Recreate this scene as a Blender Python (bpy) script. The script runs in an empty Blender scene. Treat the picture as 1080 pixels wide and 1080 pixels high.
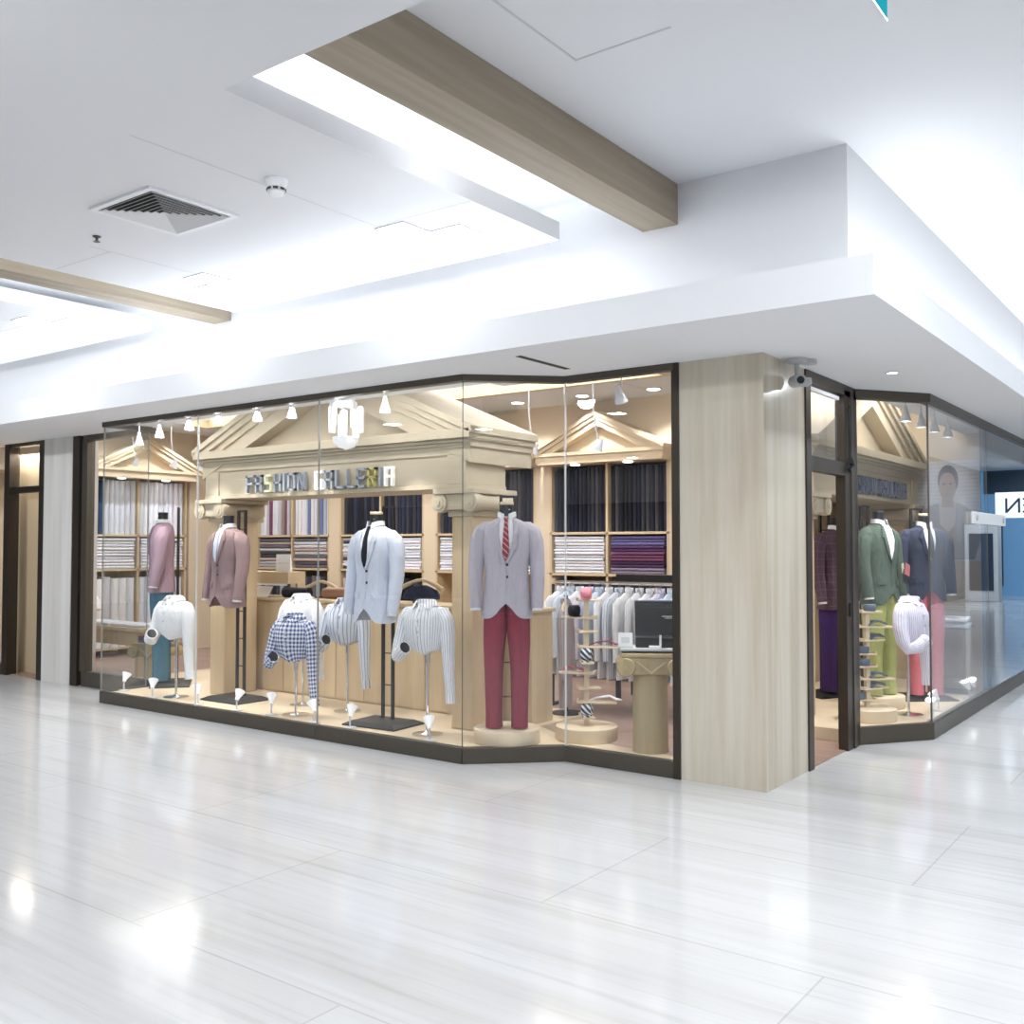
import bpy, math, random
from mathutils import Vector, Matrix
random.seed(7)
S = bpy.context.scene
COL = S.collection
PI = math.pi

# ------------------------------------------------------------------ materials
def new_mat(name):
    m = bpy.data.materials.new(name); m.use_nodes = True
    nt = m.node_tree
    return m, nt, nt.nodes['Principled BSDF']
def mat(name, col, rough=.5, metal=0., spec=.5, emit=None, es=0.):
    m, nt, b = new_mat(name)
    b.inputs['Base Color'].default_value = (*col, 1)
    b.inputs['Roughness'].default_value = rough
    b.inputs['Metallic'].default_value = metal
    b.inputs['Specular IOR Level'].default_value = spec
    if emit:
        b.inputs['Emission Color'].default_value = (*emit, 1)
        b.inputs['Emission Strength'].default_value = es
    return m
def streak(name, c1, c2, scale, rough=.5, detail=6, spec=.5, c3=None, bump=0, lo=.3, hi=.7):
    """two-tone material with noise stretched by scale (object coordinates)"""
    m, nt, b = new_mat(name); N = nt.nodes; L = nt.links
    tc = N.new('ShaderNodeTexCoord'); mp = N.new('ShaderNodeMapping'); mp.inputs['Scale'].default_value = scale
    no = N.new('ShaderNodeTexNoise'); no.inputs['Scale'].default_value = 1; no.inputs['Detail'].default_value = detail
    no.inputs['Roughness'].default_value = .6
    cr = N.new('ShaderNodeValToRGB'); e = cr.color_ramp.elements
    e[0].position = lo; e[1].position = hi; e[0].color = (*c1, 1); e[1].color = (*c2, 1)
    if c3:
        x = e.new((lo + hi) / 2); x.color = (*c3, 1)
    L.new(tc.outputs['Object'], mp.inputs['Vector']); L.new(mp.outputs['Vector'], no.inputs['Vector'])
    L.new(no.outputs['Fac'], cr.inputs['Fac']); L.new(cr.outputs['Color'], b.inputs['Base Color'])
    b.inputs['Roughness'].default_value = rough; b.inputs['Specular IOR Level'].default_value = spec
    return m
def fabric(name, col, pat=None, col2=None, freq=30., duty=.35, rough=.9, freq2=None):
    """woven cloth: pat None | 'stripe' (vertical) | 'check' | 'diag' | 'layer' (horizontal)"""
    m, nt, b = new_mat(name); N = nt.nodes; L = nt.links
    b.inputs['Roughness'].default_value = rough; b.inputs['Specular IOR Level'].default_value = .15
    tc = N.new('ShaderNodeTexCoord'); sp = N.new('ShaderNodeSeparateXYZ'); L.new(tc.outputs['UV'], sp.inputs[0])
    def ma(op, a, bb=None):
        n = N.new('ShaderNodeMath'); n.operation = op
        for i, v in enumerate((a, bb)):
            if v is None: continue
            if hasattr(v, 'links'): L.new(v, n.inputs[i])
            else: n.inputs[i].default_value = v
        return n.outputs[0]
    no = N.new('ShaderNodeTexNoise'); no.inputs['Scale'].default_value = 60; no.inputs['Detail'].default_value = 3
    L.new(tc.outputs['Object'], no.inputs['Vector'])
    def mix(f, a, c):
        n = N.new('ShaderNodeMix'); n.data_type = 'RGBA'
        if hasattr(f, 'links'): L.new(f, n.inputs[0])
        else: n.inputs[0].default_value = f
        for i, v in ((6, a), (7, c)):
            if hasattr(v, 'links'): L.new(v, n.inputs[i])
            else: n.inputs[i].default_value = (*v, 1)
        return n.outputs[2]
    base = mix(no.outputs['Fac'], [c * .88 for c in col], [min(1, c * 1.1) for c in col])
    if pat:
        def band(o, f, d): return ma('LESS_THAN', ma('FRACT', ma('MULTIPLY', o, f)), d)
        XX, Z = sp.outputs[0], sp.outputs[1]
        if pat == 'stripe': f = band(XX, freq, duty)
        elif pat == 'diag': f = band(ma('ADD', XX, Z), freq, duty)
        elif pat == 'layer': f = band(Z, freq, duty)
        else:
            f = ma('MULTIPLY', ma('ADD', band(XX, freq, duty), band(Z, freq2 or freq, duty)), .5)
        base = mix(f, base, col2)
    L.new(base, b.inputs['Base Color'])
    n2 = N.new('ShaderNodeTexNoise'); n2.inputs['Scale'].default_value = 9; n2.inputs['Detail'].default_value = 2.5; n2.inputs['Distortion'].default_value = .8
    mp = N.new('ShaderNodeMapping'); mp.inputs['Scale'].default_value = (1.6, 1.6, .7)
    L.new(tc.outputs['Object'], mp.inputs[0]); L.new(mp.outputs[0], n2.inputs['Vector'])
    bp = N.new('ShaderNodeBump'); bp.inputs['Strength'].default_value = .55; bp.inputs['Distance'].default_value = .035
    L.new(n2.outputs['Fac'], bp.inputs['Height']); L.new(bp.outputs[0], b.inputs['Normal'])
    return m
def glass_mat(name, ior=1.5, tint=(.985, .992, .99)):
    m = bpy.data.materials.new(name); m.use_nodes = True; nt = m.node_tree; N = nt.nodes; L = nt.links
    N.remove(N['Principled BSDF']); out = N['Material Output']
    f0 = ((ior - 1) / (ior + 1)) ** 2
    ge = N.new('ShaderNodeNewGeometry'); dt = N.new('ShaderNodeVectorMath'); dt.operation = 'DOT_PRODUCT'
    L.new(ge.outputs['Normal'], dt.inputs[0]); L.new(ge.outputs['Incoming'], dt.inputs[1])
    def ma(op, a, b=None):
        n = N.new('ShaderNodeMath'); n.operation = op
        for i, v in enumerate((a, b)):
            if v is None: continue
            if hasattr(v, 'links'): L.new(v, n.inputs[i])
            else: n.inputs[i].default_value = v
        return n
    c = ma('ABSOLUTE', dt.outputs['Value']); om = ma('SUBTRACT', 1.0, c.outputs[0]); p5 = ma('POWER', om.outputs[0], 5.0)
    f = ma('ADD', ma('MULTIPLY', p5.outputs[0], 1 - f0).outputs[0], f0)
    t = N.new('ShaderNodeBsdfTransparent'); t.inputs[0].default_value = (*tint, 1)
    g = N.new('ShaderNodeBsdfGlossy'); g.inputs['Roughness'].default_value = 0.0; g.inputs['Color'].default_value = (.95, .97, 1, 1)
    x = N.new('ShaderNodeMixShader')
    L.new(f.outputs[0], x.inputs[0]); L.new(t.outputs[0], x.inputs[1]); L.new(g.outputs[0], x.inputs[2]); L.new(x.outputs[0], out.inputs[0])
    return m

M = {}
M['white'] = mat('white_paint', (.80, .81, .83), .75, spec=.2)
M['ceil'] = mat('ceiling_white', (.78, .79, .81), .85, spec=.15)
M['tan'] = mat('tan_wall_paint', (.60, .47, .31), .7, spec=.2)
M['tan_light'] = mat('pale_tan_wall_paint', (.66, .555, .42), .7, spec=.2)
M['bronze'] = mat('dark_bronze_metal', (.060, .048, .038), .35, .55)
M['bronze2'] = mat('grey_bronze_metal', (.10, .088, .072), .4, .5)
M['glass'] = glass_mat('clear_glass')
M['darkglass'] = glass_mat('dark_reflecting_glass', 2.6, (.10, .13, .15))
M['edgew'] = mat('bright_glass_edge', (.75, .76, .76), .4); M['edgeg'] = mat('grey_glass_edge', (.33, .33, .32), .4)
M['edge'] = mat('glass_edge_silicone', (.10, .09, .08), .4)
M['wood'] = streak('maple_wood', (.54, .41, .255), (.67, .54, .365), (9, 9, .7), .5, spec=.3)
M['wood_h'] = streak('maple_wood_horizontal', (.56, .43, .27), (.69, .56, .385), (.7, 9, 9), .5, spec=.3)
M['woodpale'] = streak('pale_wood', (.66, .53, .37), (.76, .64, .47), (3, 3, 3), .5, spec=.3)
M['portal'] = streak('cream_portal_wood', (.50, .43, .315), (.59, .515, .395), (.8, 4, 4), .6, spec=.25)
M['pedwood'] = streak('olive_tan_wood', (.40, .31, .17), (.50, .40, .24), (12, 12, .8), .5, spec=.3)
M['beam'] = streak('taupe_beam_wood', (.31, .255, .19), (.41, .355, .275), (14, .6, 14), .6, spec=.2)
M['black'] = mat('black_plastic', (.012, .012, .014), .4)
M['matteblack'] = mat('matt_black_metal', (.022, .02, .02), .5, .2)
M['neck'] = mat('black_neck', (.012, .013, .018), .35)
M['chrome'] = mat('chrome', (.75, .75, .77), .15, 1)
M['steel'] = mat('steel_letters', (.42, .46, .53), .3, .25)
M['steeldark'] = mat('dark_steel_letters', (.20, .24, .34), .25, .3)
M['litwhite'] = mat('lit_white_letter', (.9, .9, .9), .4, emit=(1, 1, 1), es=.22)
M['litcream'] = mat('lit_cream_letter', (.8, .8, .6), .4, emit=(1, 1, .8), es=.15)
M['yellow'] = mat('yellow_letter', (.62, .58, .22), .4, .2)
M['plastic'] = mat('white_plastic', (.82, .83, .85), .4)
M['lampwhite'] = mat('white_lamp_metal', (.66, .66, .69), .35)
M['greycam'] = mat('grey_camera_plastic', (.50, .51, .52), .45)
M['lampglass'] = mat('lit_white_lamp_glass', (.85, .86, .88), .25, emit=(1, 1, 1), es=.28)
M['lit'] = mat('lit_lamp_glass', (1, 1, 1), .5, emit=(1, 1, 1), es=6)
M['coffer'] = mat('luminous_ceiling', (1, 1, 1), .5, emit=(1, .99, .97), es=1.1)
M['vent'] = mat('vent_grey', (.62, .63, .64), .5)
M['ventdark'] = mat('vent_dark', (.05, .05, .045), .8)
M['paper'] = mat('white_paper', (.85, .85, .86), .7)
M['teal'] = mat('teal_sign_face', (.01, .17, .21), .9, spec=.0, emit=(.01, .24, .29), es=.35)
M['skin'] = mat('poster_skin', (.48, .34, .28), .6); M['hair'] = mat('poster_hair', (.10, .085, .09), .6)
M['suitp'] = mat('poster_grey_suit', (.33, .30, .31), .6); M['shirtp'] = mat('poster_shirt', (.62, .58, .58), .6)
M['posterbg'] = fabric('poster_striped_paper', (.72, .72, .76), 'layer', (.58, .57, .60), 24, .2, .5)
M['postertext'] = mat('poster_teal_print', (.35, .62, .66), .6)
M['acrylic'] = glass_mat('frosted_acrylic', 1.5, (.75, .77, .78))
M['leather'] = mat('brown_leather', (.30, .15, .09), .45)
M['blueleather'] = mat('slate_blue_leather', (.10, .13, .19), .4)
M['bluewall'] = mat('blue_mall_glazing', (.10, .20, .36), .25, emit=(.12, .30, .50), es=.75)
M['bluelit'] = mat('lit_sign_panel', (.9, .95, 1), .4, emit=(.9, .96, 1), es=1.3)
M['darkblue'] = mat('dark_blue_panel', (.03, .06, .10), .4)

def floor_mat():
    m, nt, b = new_mat('polished_travertine_floor'); N = nt.nodes; L = nt.links
    tc = N.new('ShaderNodeTexCoord')
    def noise(scale, det, rough=.6):
        mp = N.new('ShaderNodeMapping'); mp.inputs['Scale'].default_value = scale
        no = N.new('ShaderNodeTexNoise'); no.inputs['Scale'].default_value = 1; no.inputs['Detail'].default_value = det
        no.inputs['Roughness'].default_value = rough
        L.new(tc.outputs['Object'], mp.inputs[0]); L.new(mp.outputs[0], no.inputs['Vector']); return no.outputs['Fac']
    def ramp(src, stops):
        cr = N.new('ShaderNodeValToRGB'); e = cr.color_ramp.elements
        e[0].position, e[1].position = stops[0][0], stops[-1][0]
        e[0].color = (*stops[0][1], 1); e[1].color = (*stops[-1][1], 1)
        for p, c in stops[1:-1]:
            x = e.new(p); x.color = (*c, 1)
        L.new(src, cr.inputs[0]); return cr.outputs[0]
    fine = ramp(noise((.7, 26, 1), 8, .7), [(.30, (.59, .585, .575)), (.46, (.685, .685, .69)), (.72, (.725, .73, .745))])
    wide = ramp(noise((.22, 3.2, 1), 5), [(.32, (.88, .87, .85)), (.5, (.98, .978, .97)), (.75, (1, 1, 1))])
    br = N.new('ShaderNodeTexBrick'); br.inputs['Color1'].default_value = (1, 1, 1, 1); br.inputs['Color2'].default_value = (.955, .955, .95, 1)
    br.inputs['Mortar'].default_value = (.78, .78, .77, 1); br.inputs['Scale'].default_value = 1; br.inputs['Mortar Size'].default_value = .004
    br.inputs['Brick Width'].default_value = 2.4; br.inputs['Row Height'].default_value = 1.15
    L.new(tc.outputs['Object'], br.inputs['Vector'])
    def mul(a, c):
        n = N.new('ShaderNodeMix'); n.data_type = 'RGBA'; n.blend_type = 'MULTIPLY'; n.inputs[0].default_value = 1
        L.new(a, n.inputs[6]); L.new(c, n.inputs[7]); return n.outputs[2]
    L.new(mul(mul(fine, wide), br.outputs['Color']), b.inputs['Base Color'])
    b.inputs['Roughness'].default_value = .11; b.inputs['Specular IOR Level'].default_value = .5
    return m
M['floor'] = floor_mat()
def marble_mat(name, c1, c2, c3):
    return streak(name, c1, c2, (7, 7, .35), .22, 8, .5, c3, lo=.28, hi=.72)
M['marble'] = marble_mat('beige_travertine', (.50, .43, .32), (.72, .67, .58), (.62, .56, .45))
M['marble_w'] = marble_mat('pale_travertine', (.66, .63, .585), (.82, .81, .79), (.74, .72, .69))
def plank_mat():
    m, nt, b = new_mat('brown_laminate_planks'); N = nt.nodes; L = nt.links
    tc = N.new('ShaderNodeTexCoord'); br = N.new('ShaderNodeTexBrick')
    br.inputs['Color1'].default_value = (.30, .20, .16, 1); br.inputs['Color2'].default_value = (.38, .26, .21, 1); br.inputs['Mortar'].default_value = (.18, .12, .10, 1)
    br.inputs['Scale'].default_value = 1; br.inputs['Brick Width'].default_value = .9; br.inputs['Row Height'].default_value = .12; br.inputs['Mortar Size'].default_value = .003
    L.new(tc.outputs['Object'], br.inputs['Vector']); L.new(br.outputs['Color'], b.inputs['Base Color'])
    b.inputs['Roughness'].default_value = .35
    return m
M['plank'] = plank_mat()
# cloth
F = {}
F['lav'] = fabric('mauve_cloth', (.37, .26, .325)); F['teal'] = fabric('teal_blue_cloth', (.075, .17, .245))
F['rose'] = fabric('rose_brown_cloth', (.31, .215, .22), 'check', (.37, .265, .265), 9, .06)
F['ice'] = fabric('ice_blue_cloth', (.66, .70, .81)); F['grey'] = fabric('lilac_grey_linen', (.50, .465, .525))
F['red'] = fabric('crimson_cloth', (.275, .040, .065)); F['green'] = fabric('green_cloth', (.085, .115, .094))
F['lime'] = fabric('yellow_green_cloth', (.42, .45, .17)); F['navy'] = fabric('navy_cloth', (.042, .05, .085))
F['pink'] = fabric('coral_pink_cloth', (.62, .17, .21)); F['purple'] = fabric('purple_cloth', (.055, .028, .11))
F['vest'] = fabric('plum_check_cloth', (.11, .07, .095), 'check', (.19, .13, .15), 14, .1)
F['white'] = fabric('white_cloth', (.82, .83, .86)); F['bluewhite'] = fabric('pale_blue_cloth', (.62, .70, .82))
F['plaid'] = fabric('blue_gingham_cloth', (.78, .81, .88), 'check', (.035, .06, .22), 30, .5)
F['strg'] = fabric('grey_striped_cloth', (.74, .77, .83), 'stripe', (.32, .37, .50), 26, .26)
F['strw'] = fabric('fine_striped_cloth', (.84, .85, .88), 'stripe', (.42, .42, .48), 42, .22)
F['strp'] = fabric('lilac_striped_cloth', (.80, .78, .88), 'stripe', (.52, .47, .64), 45, .3)
F['suitstr'] = fabric('taupe_striped_cloth', (.44, .38, .38), 'stripe', (.28, .24, .25), 36, .3)
F['tiered'] = fabric('red_striped_tie', (.30, .025, .05), 'diag', (.62, .36, .38), 22, .25, .5)
F['tieblack'] = fabric('black_tie', (.015, .016, .025), rough=.5); F['tienavy'] = fabric('navy_tie', (.03, .045, .10), rough=.5)
F['tiestripe'] = fabric('navy_white_striped_tie', (.05, .06, .10), 'diag', (.75, .77, .80), 22, .45, .5)
F['pinktie'] = fabric('pink_tie', (.72, .30, .36), rough=.5); F['plumtie'] = fabric('plum_tie', (.24, .06, .10), rough=.5)
DARKS = [fabric('suiting_%d' % i, c) for i, c in enumerate([(.018, .02, .035), (.03, .032, .045), (.045, .047, .06), (.02, .02, .026), (.07, .07, .085), (.035, .04, .07)])]
MIXED = [fabric('shirting_%d' % i, c) for i, c in enumerate([(.16, .22, .42), (.70, .72, .78), (.45, .50, .62), (.20, .07, .13), (.30, .24, .20), (.78, .76, .80), (.10, .12, .20), (.52, .50, .56)])]
PALES = [fabric('pale_cloth_%d' % i, c) for i, c in enumerate([(.82, .83, .88), (.72, .75, .84), (.78, .76, .84), (.66, .68, .76)])]
PURPS = [fabric('plum_cloth_%d' % i, c) for i, c in enumerate([(.15, .13, .30), (.10, .05, .13), (.16, .06, .12), (.08, .04, .09), (.24, .20, .28)])]
GREYS = [fabric('grey_cloth_%d' % i, c) for i, c in enumerate([(.07, .07, .08), (.42, .42, .45), (.62, .62, .66), (.14, .13, .15), (.50, .40, .38)])]
BLUES = [fabric('blue_cloth_%d' % i, c) for i, c in enumerate([(.03, .06, .13), (.05, .10, .19), (.10, .18, .30)])]

# ------------------------------------------------------------------ mesh helpers
class MB:
    def __init__(s): s.v = []; s.f = []; s.m = []; s.mi = 0; s.uv = {}
    def add(s, vs, fs):
        o = len(s.v); s.v += [tuple(v) for v in vs]
        for f in fs: s.f.append([i + o for i in f]); s.m.append(s.mi)
        return s
    def box(s, x0, x1, y0, y1, z0, z1):
        return s.add([(x0, y0, z0), (x1, y0, z0), (x1, y1, z0), (x0, y1, z0), (x0, y0, z1), (x1, y0, z1), (x1, y1, z1), (x0, y1, z1)],
              [(3, 2, 1, 0), (4, 5, 6, 7), (0, 1, 5, 4), (1, 2, 6, 5), (2, 3, 7, 6), (3, 0, 4, 7)])
    def prism(s, poly, a, b, ax='z'):
        """poly (p,q) extruded from a to b along ax; for y the poly is (x,z), for x it is (y,z)"""
        n = len(poly)
        def P(p, t): return (p[0], p[1], t) if ax == 'z' else ((p[0], t, p[1]) if ax == 'y' else (t, p[0], p[1]))
        vs = [P(p, a) for p in poly] + [P(p, b) for p in poly]
        fs = [tuple(range(n - 1, -1, -1)), tuple(range(n, 2 * n))] + [(i, (i + 1) % n, n + (i + 1) % n, n + i) for i in range(n)]
        return s.add(vs, fs)
    def loft(s, rings, cap=True):
        n = len(rings[0]); vs = [p for r in rings for p in r]; fs = []
        for k in range(len(rings) - 1):
            for i in range(n):
                j = (i + 1) % n; fs.append((k * n + i, k * n + j, (k + 1) * n + j, (k + 1) * n + i))
        cs = [sum((Vector(p) for p in r), Vector()) / n for r in rings]; vv = [0.]
        for a, b in zip(cs, cs[1:]): vv.append(vv[-1] - (b - a).length)
        per = max(sum((Vector(r[i]) - Vector(r[(i + 1) % n])).length for i in range(n)) for r in rings); f0 = len(s.f)
        for k in range(len(rings) - 1):
            for i in range(n): s.uv[f0 + k * n + i] = [(per * i / n, vv[k]), (per * (i + 1) / n, vv[k]), (per * (i + 1) / n, vv[k + 1]), (per * i / n, vv[k + 1])]
        if cap:
            fs.append(tuple(range(n - 1, -1, -1)))
            if cap != 'start': o = (len(rings) - 1) * n; fs.append(tuple(range(o, o + n)))
        return s.add(vs, fs)
    def lathe(s, prof, c=(0, 0, 0), n=20, sy=1.):
        return s.loft([[(c[0] + r * math.cos(2 * PI * i / n), c[1] + sy * r * math.sin(2 * PI * i / n), c[2] + z) for i in range(n)] for r, z in prof])
    def tube(s, pts, r, n=8, cap=True):
        pts = [Vector(p) for p in pts]; rs = r if isinstance(r, (list, tuple)) else [r] * len(pts); rings = []
        up = None
        for i, p in enumerate(pts):
            d = (pts[min(i + 1, len(pts) - 1)] - pts[max(i - 1, 0)]).normalized()
            if up is None: up = Vector((1, 0, 0)) if abs(d.x) < .8 else Vector((0, 1, 0))
            a = (up - d * up.dot(d)).normalized(); b = d.cross(a); up = a
            rr = rs[i]; ra, rb = rr if isinstance(rr, tuple) else (rr, rr)
            rings.append([p + a * (ra * math.cos(2 * PI * k / n)) + b * (rb * math.sin(2 * PI * k / n)) for k in range(n)])
        return s.loft(rings, cap)
    def build(s, name, m, parent=None, smooth=False, bevel=0):
        me = bpy.data.meshes.new(name); me.from_pydata(s.v, [], s.f)
        ul = me.uv_layers.new(name='cloth')
        for p in me.polygons:
            q = s.uv.get(p.index)
            for c, li in enumerate(p.loop_indices):
                co_ = me.vertices[me.loops[li].vertex_index].co
                ul.data[li].uv = q[c] if q else (co_.x + .6 * co_.y, co_.z)
        import bmesh
        bm = bmesh.new(); bm.from_mesh(me); bmesh.ops.recalc_face_normals(bm, faces=bm.faces); bm.to_mesh(me); bm.free()
        ms = m if isinstance(m, (list, tuple)) else [m]
        for x in ms: me.materials.append(x)
        if len(ms) > 1:
            for p, i in zip(me.polygons, s.m): p.material_index = i
        o = bpy.data.objects.new(name, me); COL.objects.link(o)
        if parent: o.parent = parent
        if smooth:
            for p in me.polygons: p.use_smooth = True
            try: me.set_sharp_from_angle(angle=math.radians(50))
            except Exception: pass
        if bevel:
            b = o.modifiers.new('b', 'BEVEL'); b.width = bevel; b.segments = 2; b.limit_method = 'ANGLE'
        return o
def thing(name, label, cat, loc=(0, 0, 0), rot=0, group=None):
    o = bpy.data.objects.new(name, None); COL.objects.link(o); o.location = loc; o.rotation_euler = (0, 0, rot); o.empty_display_size = .05
    return tag(o, label, cat, group)
def tag(o, label, cat, group=None):
    o['label'] = label; o['category'] = cat
    if group: o['group'] = group
    return o
def struct(o): o['kind'] = 'structure'; return o
def bx(name, x0, x1, y0, y1, z0, z1, m, parent=None, bevel=0): return MB().box(x0, x1, y0, y1, z0, z1).build(name, m, parent, bevel=bevel)
def sbx(name, *a, **k): return struct(bx(name, *a, **k))
def copy_tree(o, parent=None):
    c = o.copy(); COL.objects.link(c); c.parent = parent
    for ch in o.children: copy_tree(ch, c)
    return c
def text_mesh(name, body, size, m, parent, matrix, ext=.003):
    cu = bpy.data.curves.new(name, 'FONT'); cu.body = body; cu.size = size; cu.extrude = ext; cu.align_x = 'CENTER'
    t = bpy.data.objects.new(name + '_curve', cu); COL.objects.link(t)
    me = bpy.data.meshes.new_from_object(t.evaluated_get(bpy.context.evaluated_depsgraph_get()))
    COL.objects.unlink(t); bpy.data.objects.remove(t)
    me.materials.clear(); me.materials.append(m)
    o = bpy.data.objects.new(name, me); COL.objects.link(o); o.parent = parent; o.matrix_local = matrix
    return o

# ------------------------------------------------------------------ camera
cam = bpy.data.cameras.new('camera'); co = bpy.data.objects.new('camera', cam); COL.objects.link(co)
co.location = (0, 0, 1.5); co.rotation_euler = (math.radians(92.), 0, math.radians(36.5))
cam.sensor_width = 36; cam.lens = 36 * 1038 / 1080; cam.clip_start = .05
S.camera = co
S.view_settings.view_transform = 'Standard'; S.view_settings.look = 'None'; S.view_settings.exposure = .25; S.view_settings.gamma = 1
S.view_settings.use_curve_mapping = False
w = bpy.data.worlds.new('world'); S.world = w; w.use_nodes = True
w.node_tree.nodes['Background'].inputs[0].default_value = (.88, .93, 1, 1); w.node_tree.nodes['Background'].inputs[1].default_value = .3

# ------------------------------------------------------------------ mall shell
sbx('floor', -24, 8, -10, 40, -.2, 0, M['floor'])
sbx('ceiling', -24, 8, -10, 40, 3.82, 3.95, M['ceil'])
# lowered foreground ceiling and dropped panels
sbx('ceiling', -24, 8, -10, 2.645, 3.49, 3.815, M['ceil'])
def panel(x0, x1, y0, y1, seams):
    o = sbx('ceiling', x0, x1, y0, y1, 3.53, 3.65, M['ceil'])
    mb = MB()
    for a in seams: mb.box(*a, 3.5285, 3.531)
    mb.build('seam', M['vent'], o)
    return o
panel(-6.98, -3.59, 2.66, 5.38, [(-4.37, -4.362, 2.73, 4.45), (-4.37, -3.6, 4.45, 4.458), (-6.22, -6.212, 3.6, 5.37), (-6.97, -3.6, 4.72, 4.727), (-6.97, -6.22, 3.75, 3.757)])
panel(-11.6, -8.2, 2.66, 5.38, [(-8.9, -8.892, 2.73, 5.37), (-11.5, -8.3, 4.55, 4.557)])
# ceiling access hatch outline on the high ceiling
mb = MB(); mb.box(-2.51, -2.498, 3.1, 3.90, 3.817, 3.8215).box(-2.51, -2.0, 3.89, 3.902, 3.817, 3.8215)
struct(mb.build('trim_1', M['vent']))
# two exposed wooden beams
struct(MB().box(-3.107, -2.852, 2.65, 5.64, 3.557, 3.82).build('beam', M['beam'], bevel=.003))
struct(MB().box(-7.60, -7.36, 2.65, 5.64, 3.557, 3.82).build('beam', M['beam'], bevel=.003))
# upper walls over the shop and the cove ledge
sbx('wall_upper', -24, -1.776, 5.641, 5.70, 2.9, 3.83, M['white'])
sbx('wall_upper_side', -1.836, -1.7765, 5.70, 40, 2.9, 3.83, M['white'])
mb = MB()
mb.prism([(-24, 4.756), (-1.376, 4.756), (-1.376, 40), (-2.36, 40), (-2.36, 5.70), (-24, 5.70)], 2.70, 2.72)
mb.box(-24, -1.376, 4.756, 4.80, 2.72, 2.90).box(-1.42, -1.376, 4.80, 40, 2.72, 2.90)
mb.box(-4.42, -2.36, 5.701, 5.87, 2.70, 2.73).box(-24, -8.3, 5.701, 5.88, 2.70, 2.73)
mb.box(-24, -1.80, 5.30, 5.66, 2.72, 2.90).box(-2.3, -1.80, 5.66, 40, 2.72, 2.90)
struct(mb.build('ceiling_ledge', M['white']))
sbx('trim_2', -3.66, -3.615, 4.98, 5.55, 2.698, 2.7005, M['ventdark'])   # slot in the soffit
# surrounding mall, outside the frame: closes the hall and is seen only as reflection
sbx('wall_rear', -24, 8, -10.2, -10, 0, 3.85, M['white'])
sbx('wall_far_left', -24.2, -24, -10, 40, 0, 3.85, M['white'])
sbx('wall_far_right', 7.2, 7.4, -10, 40, 0, 3.85, M['white'])
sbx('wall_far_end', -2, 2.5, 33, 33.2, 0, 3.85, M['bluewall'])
sbx('wall_opposite', 2.5, 2.7, 5, 33.2, 0, 3.85, mat('taupe_wall_paint', (.30, .28, .275), .6))
for k, (a, b, z0, z1, m_) in enumerate(((-1.9, .2, .0, 2.2, 'darkblue'), (.5, 1.3, .2, 1.4, 'darkblue'), (-.2, 2.4, 3.1, 3.8, 'darkblue'), (1.9, 2.4, .3, 2.2, 'darkblue'))): sbx('window_%d' % (30 + k), a, b, 32.9, 32.98, z0, z1, M[m_])
for k in range(5): sbx('window_%d' % (20 + k), -20 + k * 5.2, -16.2 + k * 5.2, -9.99, -9.95, .1, 2.6, M['darkblue'])

# marble columns
def pillar(x0, x1, y0, y1, m, label):
    mb = MB(); mb.box(x0, x1, y0, y1, 0, 2.70)
    o = mb.build('pillar', m); o['label'] = label
    j = MB(); j.box(x0 - .0015, x1 + .0015, y0 - .0015, y1 + .0015, 1.336, 1.338); j.build('joint', m, o)
    return struct(o)
pillar(-2.925, -2.35, 5.785, 6.50, M['marble'], 'beige veined marble pillar at the shop corner')
pillar(-10.80, -10.22, 5.75, 6.06, M['marble_w'], 'pale marble pillar left of the shop window')

# ------------------------------------------------------------------ shop shell
sbx('floor', -13.2, -2.36, 5.80, 11.3, -.01, .006, M['plank'])
# interior ceiling with a luminous coffer
mb = MB()
Z0, Z1 = 3.14, 3.26
mb.box(-13, -1.83, 5.70, 6.55, Z0, Z1).box(-13, -1.83, 8.25, 11.5, Z0, Z1).box(-13, -11.2, 6.55, 8.25, Z0, Z1).box(-4.3, -1.83, 6.55, 8.25, Z0, Z1)
struct(mb.build('ceiling_shop', M['ceil']))
sbx('ceiling_light_panel', -11.2, -4.3, 6.55, 8.25, 3.235, 3.26, M['coffer'])
mb = MB()
mb.box(-11.25, -4.25, 8.20, 8.27, 3.10, 3.20).box(-11.25, -4.25, 6.52, 6.58, 3.11, 3.20).box(-11.25, -11.18, 6.58, 8.2, 3.10, 3.20).box(-4.32, -4.25, 6.58, 8.2, 3.10, 3.20)
struct(mb.build('trim_3', M['wood_h']))
# back and left walls with recesses for the shelving
mb = MB()
mb.box(-12.9, -3.6, 9.97, 10.05, 0, 3.14).box(-12.3, -3.6, 9.5, 9.97, 2.43, 3.14)
ux = [-4.93 - 1.755 * k for k in range(4)]
edges = [(-4.93, -3.6)] + [(ux[k + 1], ux[k] - 1.555) for k in range(3)] + [(-12.3, ux[3] - 1.555)]
for a, b in edges: mb.box(a, b, 9.5, 9.97, 0, 2.43)
struct(mb.build('wall_back', M['tan_light']))
mb = MB()
mb.box(-12.9, -12.82, 5.7, 10, 0, 3.14).box(-12.82, -12.3, 5.8, 9.97, 2.45, 3.14)
for a, b in ((8.72, 9.97), (6.92, 7.10), (5.8, 5.34 + .5)): mb.box(-12.82, -12.3, min(a, b), max(a, b), 0, 2.45)
struct(mb.build('wall_left', M['tan_light']))
sbx('wall_right', -3.6, -1.98, 11.29, 11.4, 0, 3.14, M['tan_light'])
sbx('wall_right_return', -3.66, -3.6, 10.0, 11.4, 0, 3.14, M['tan'])

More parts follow.
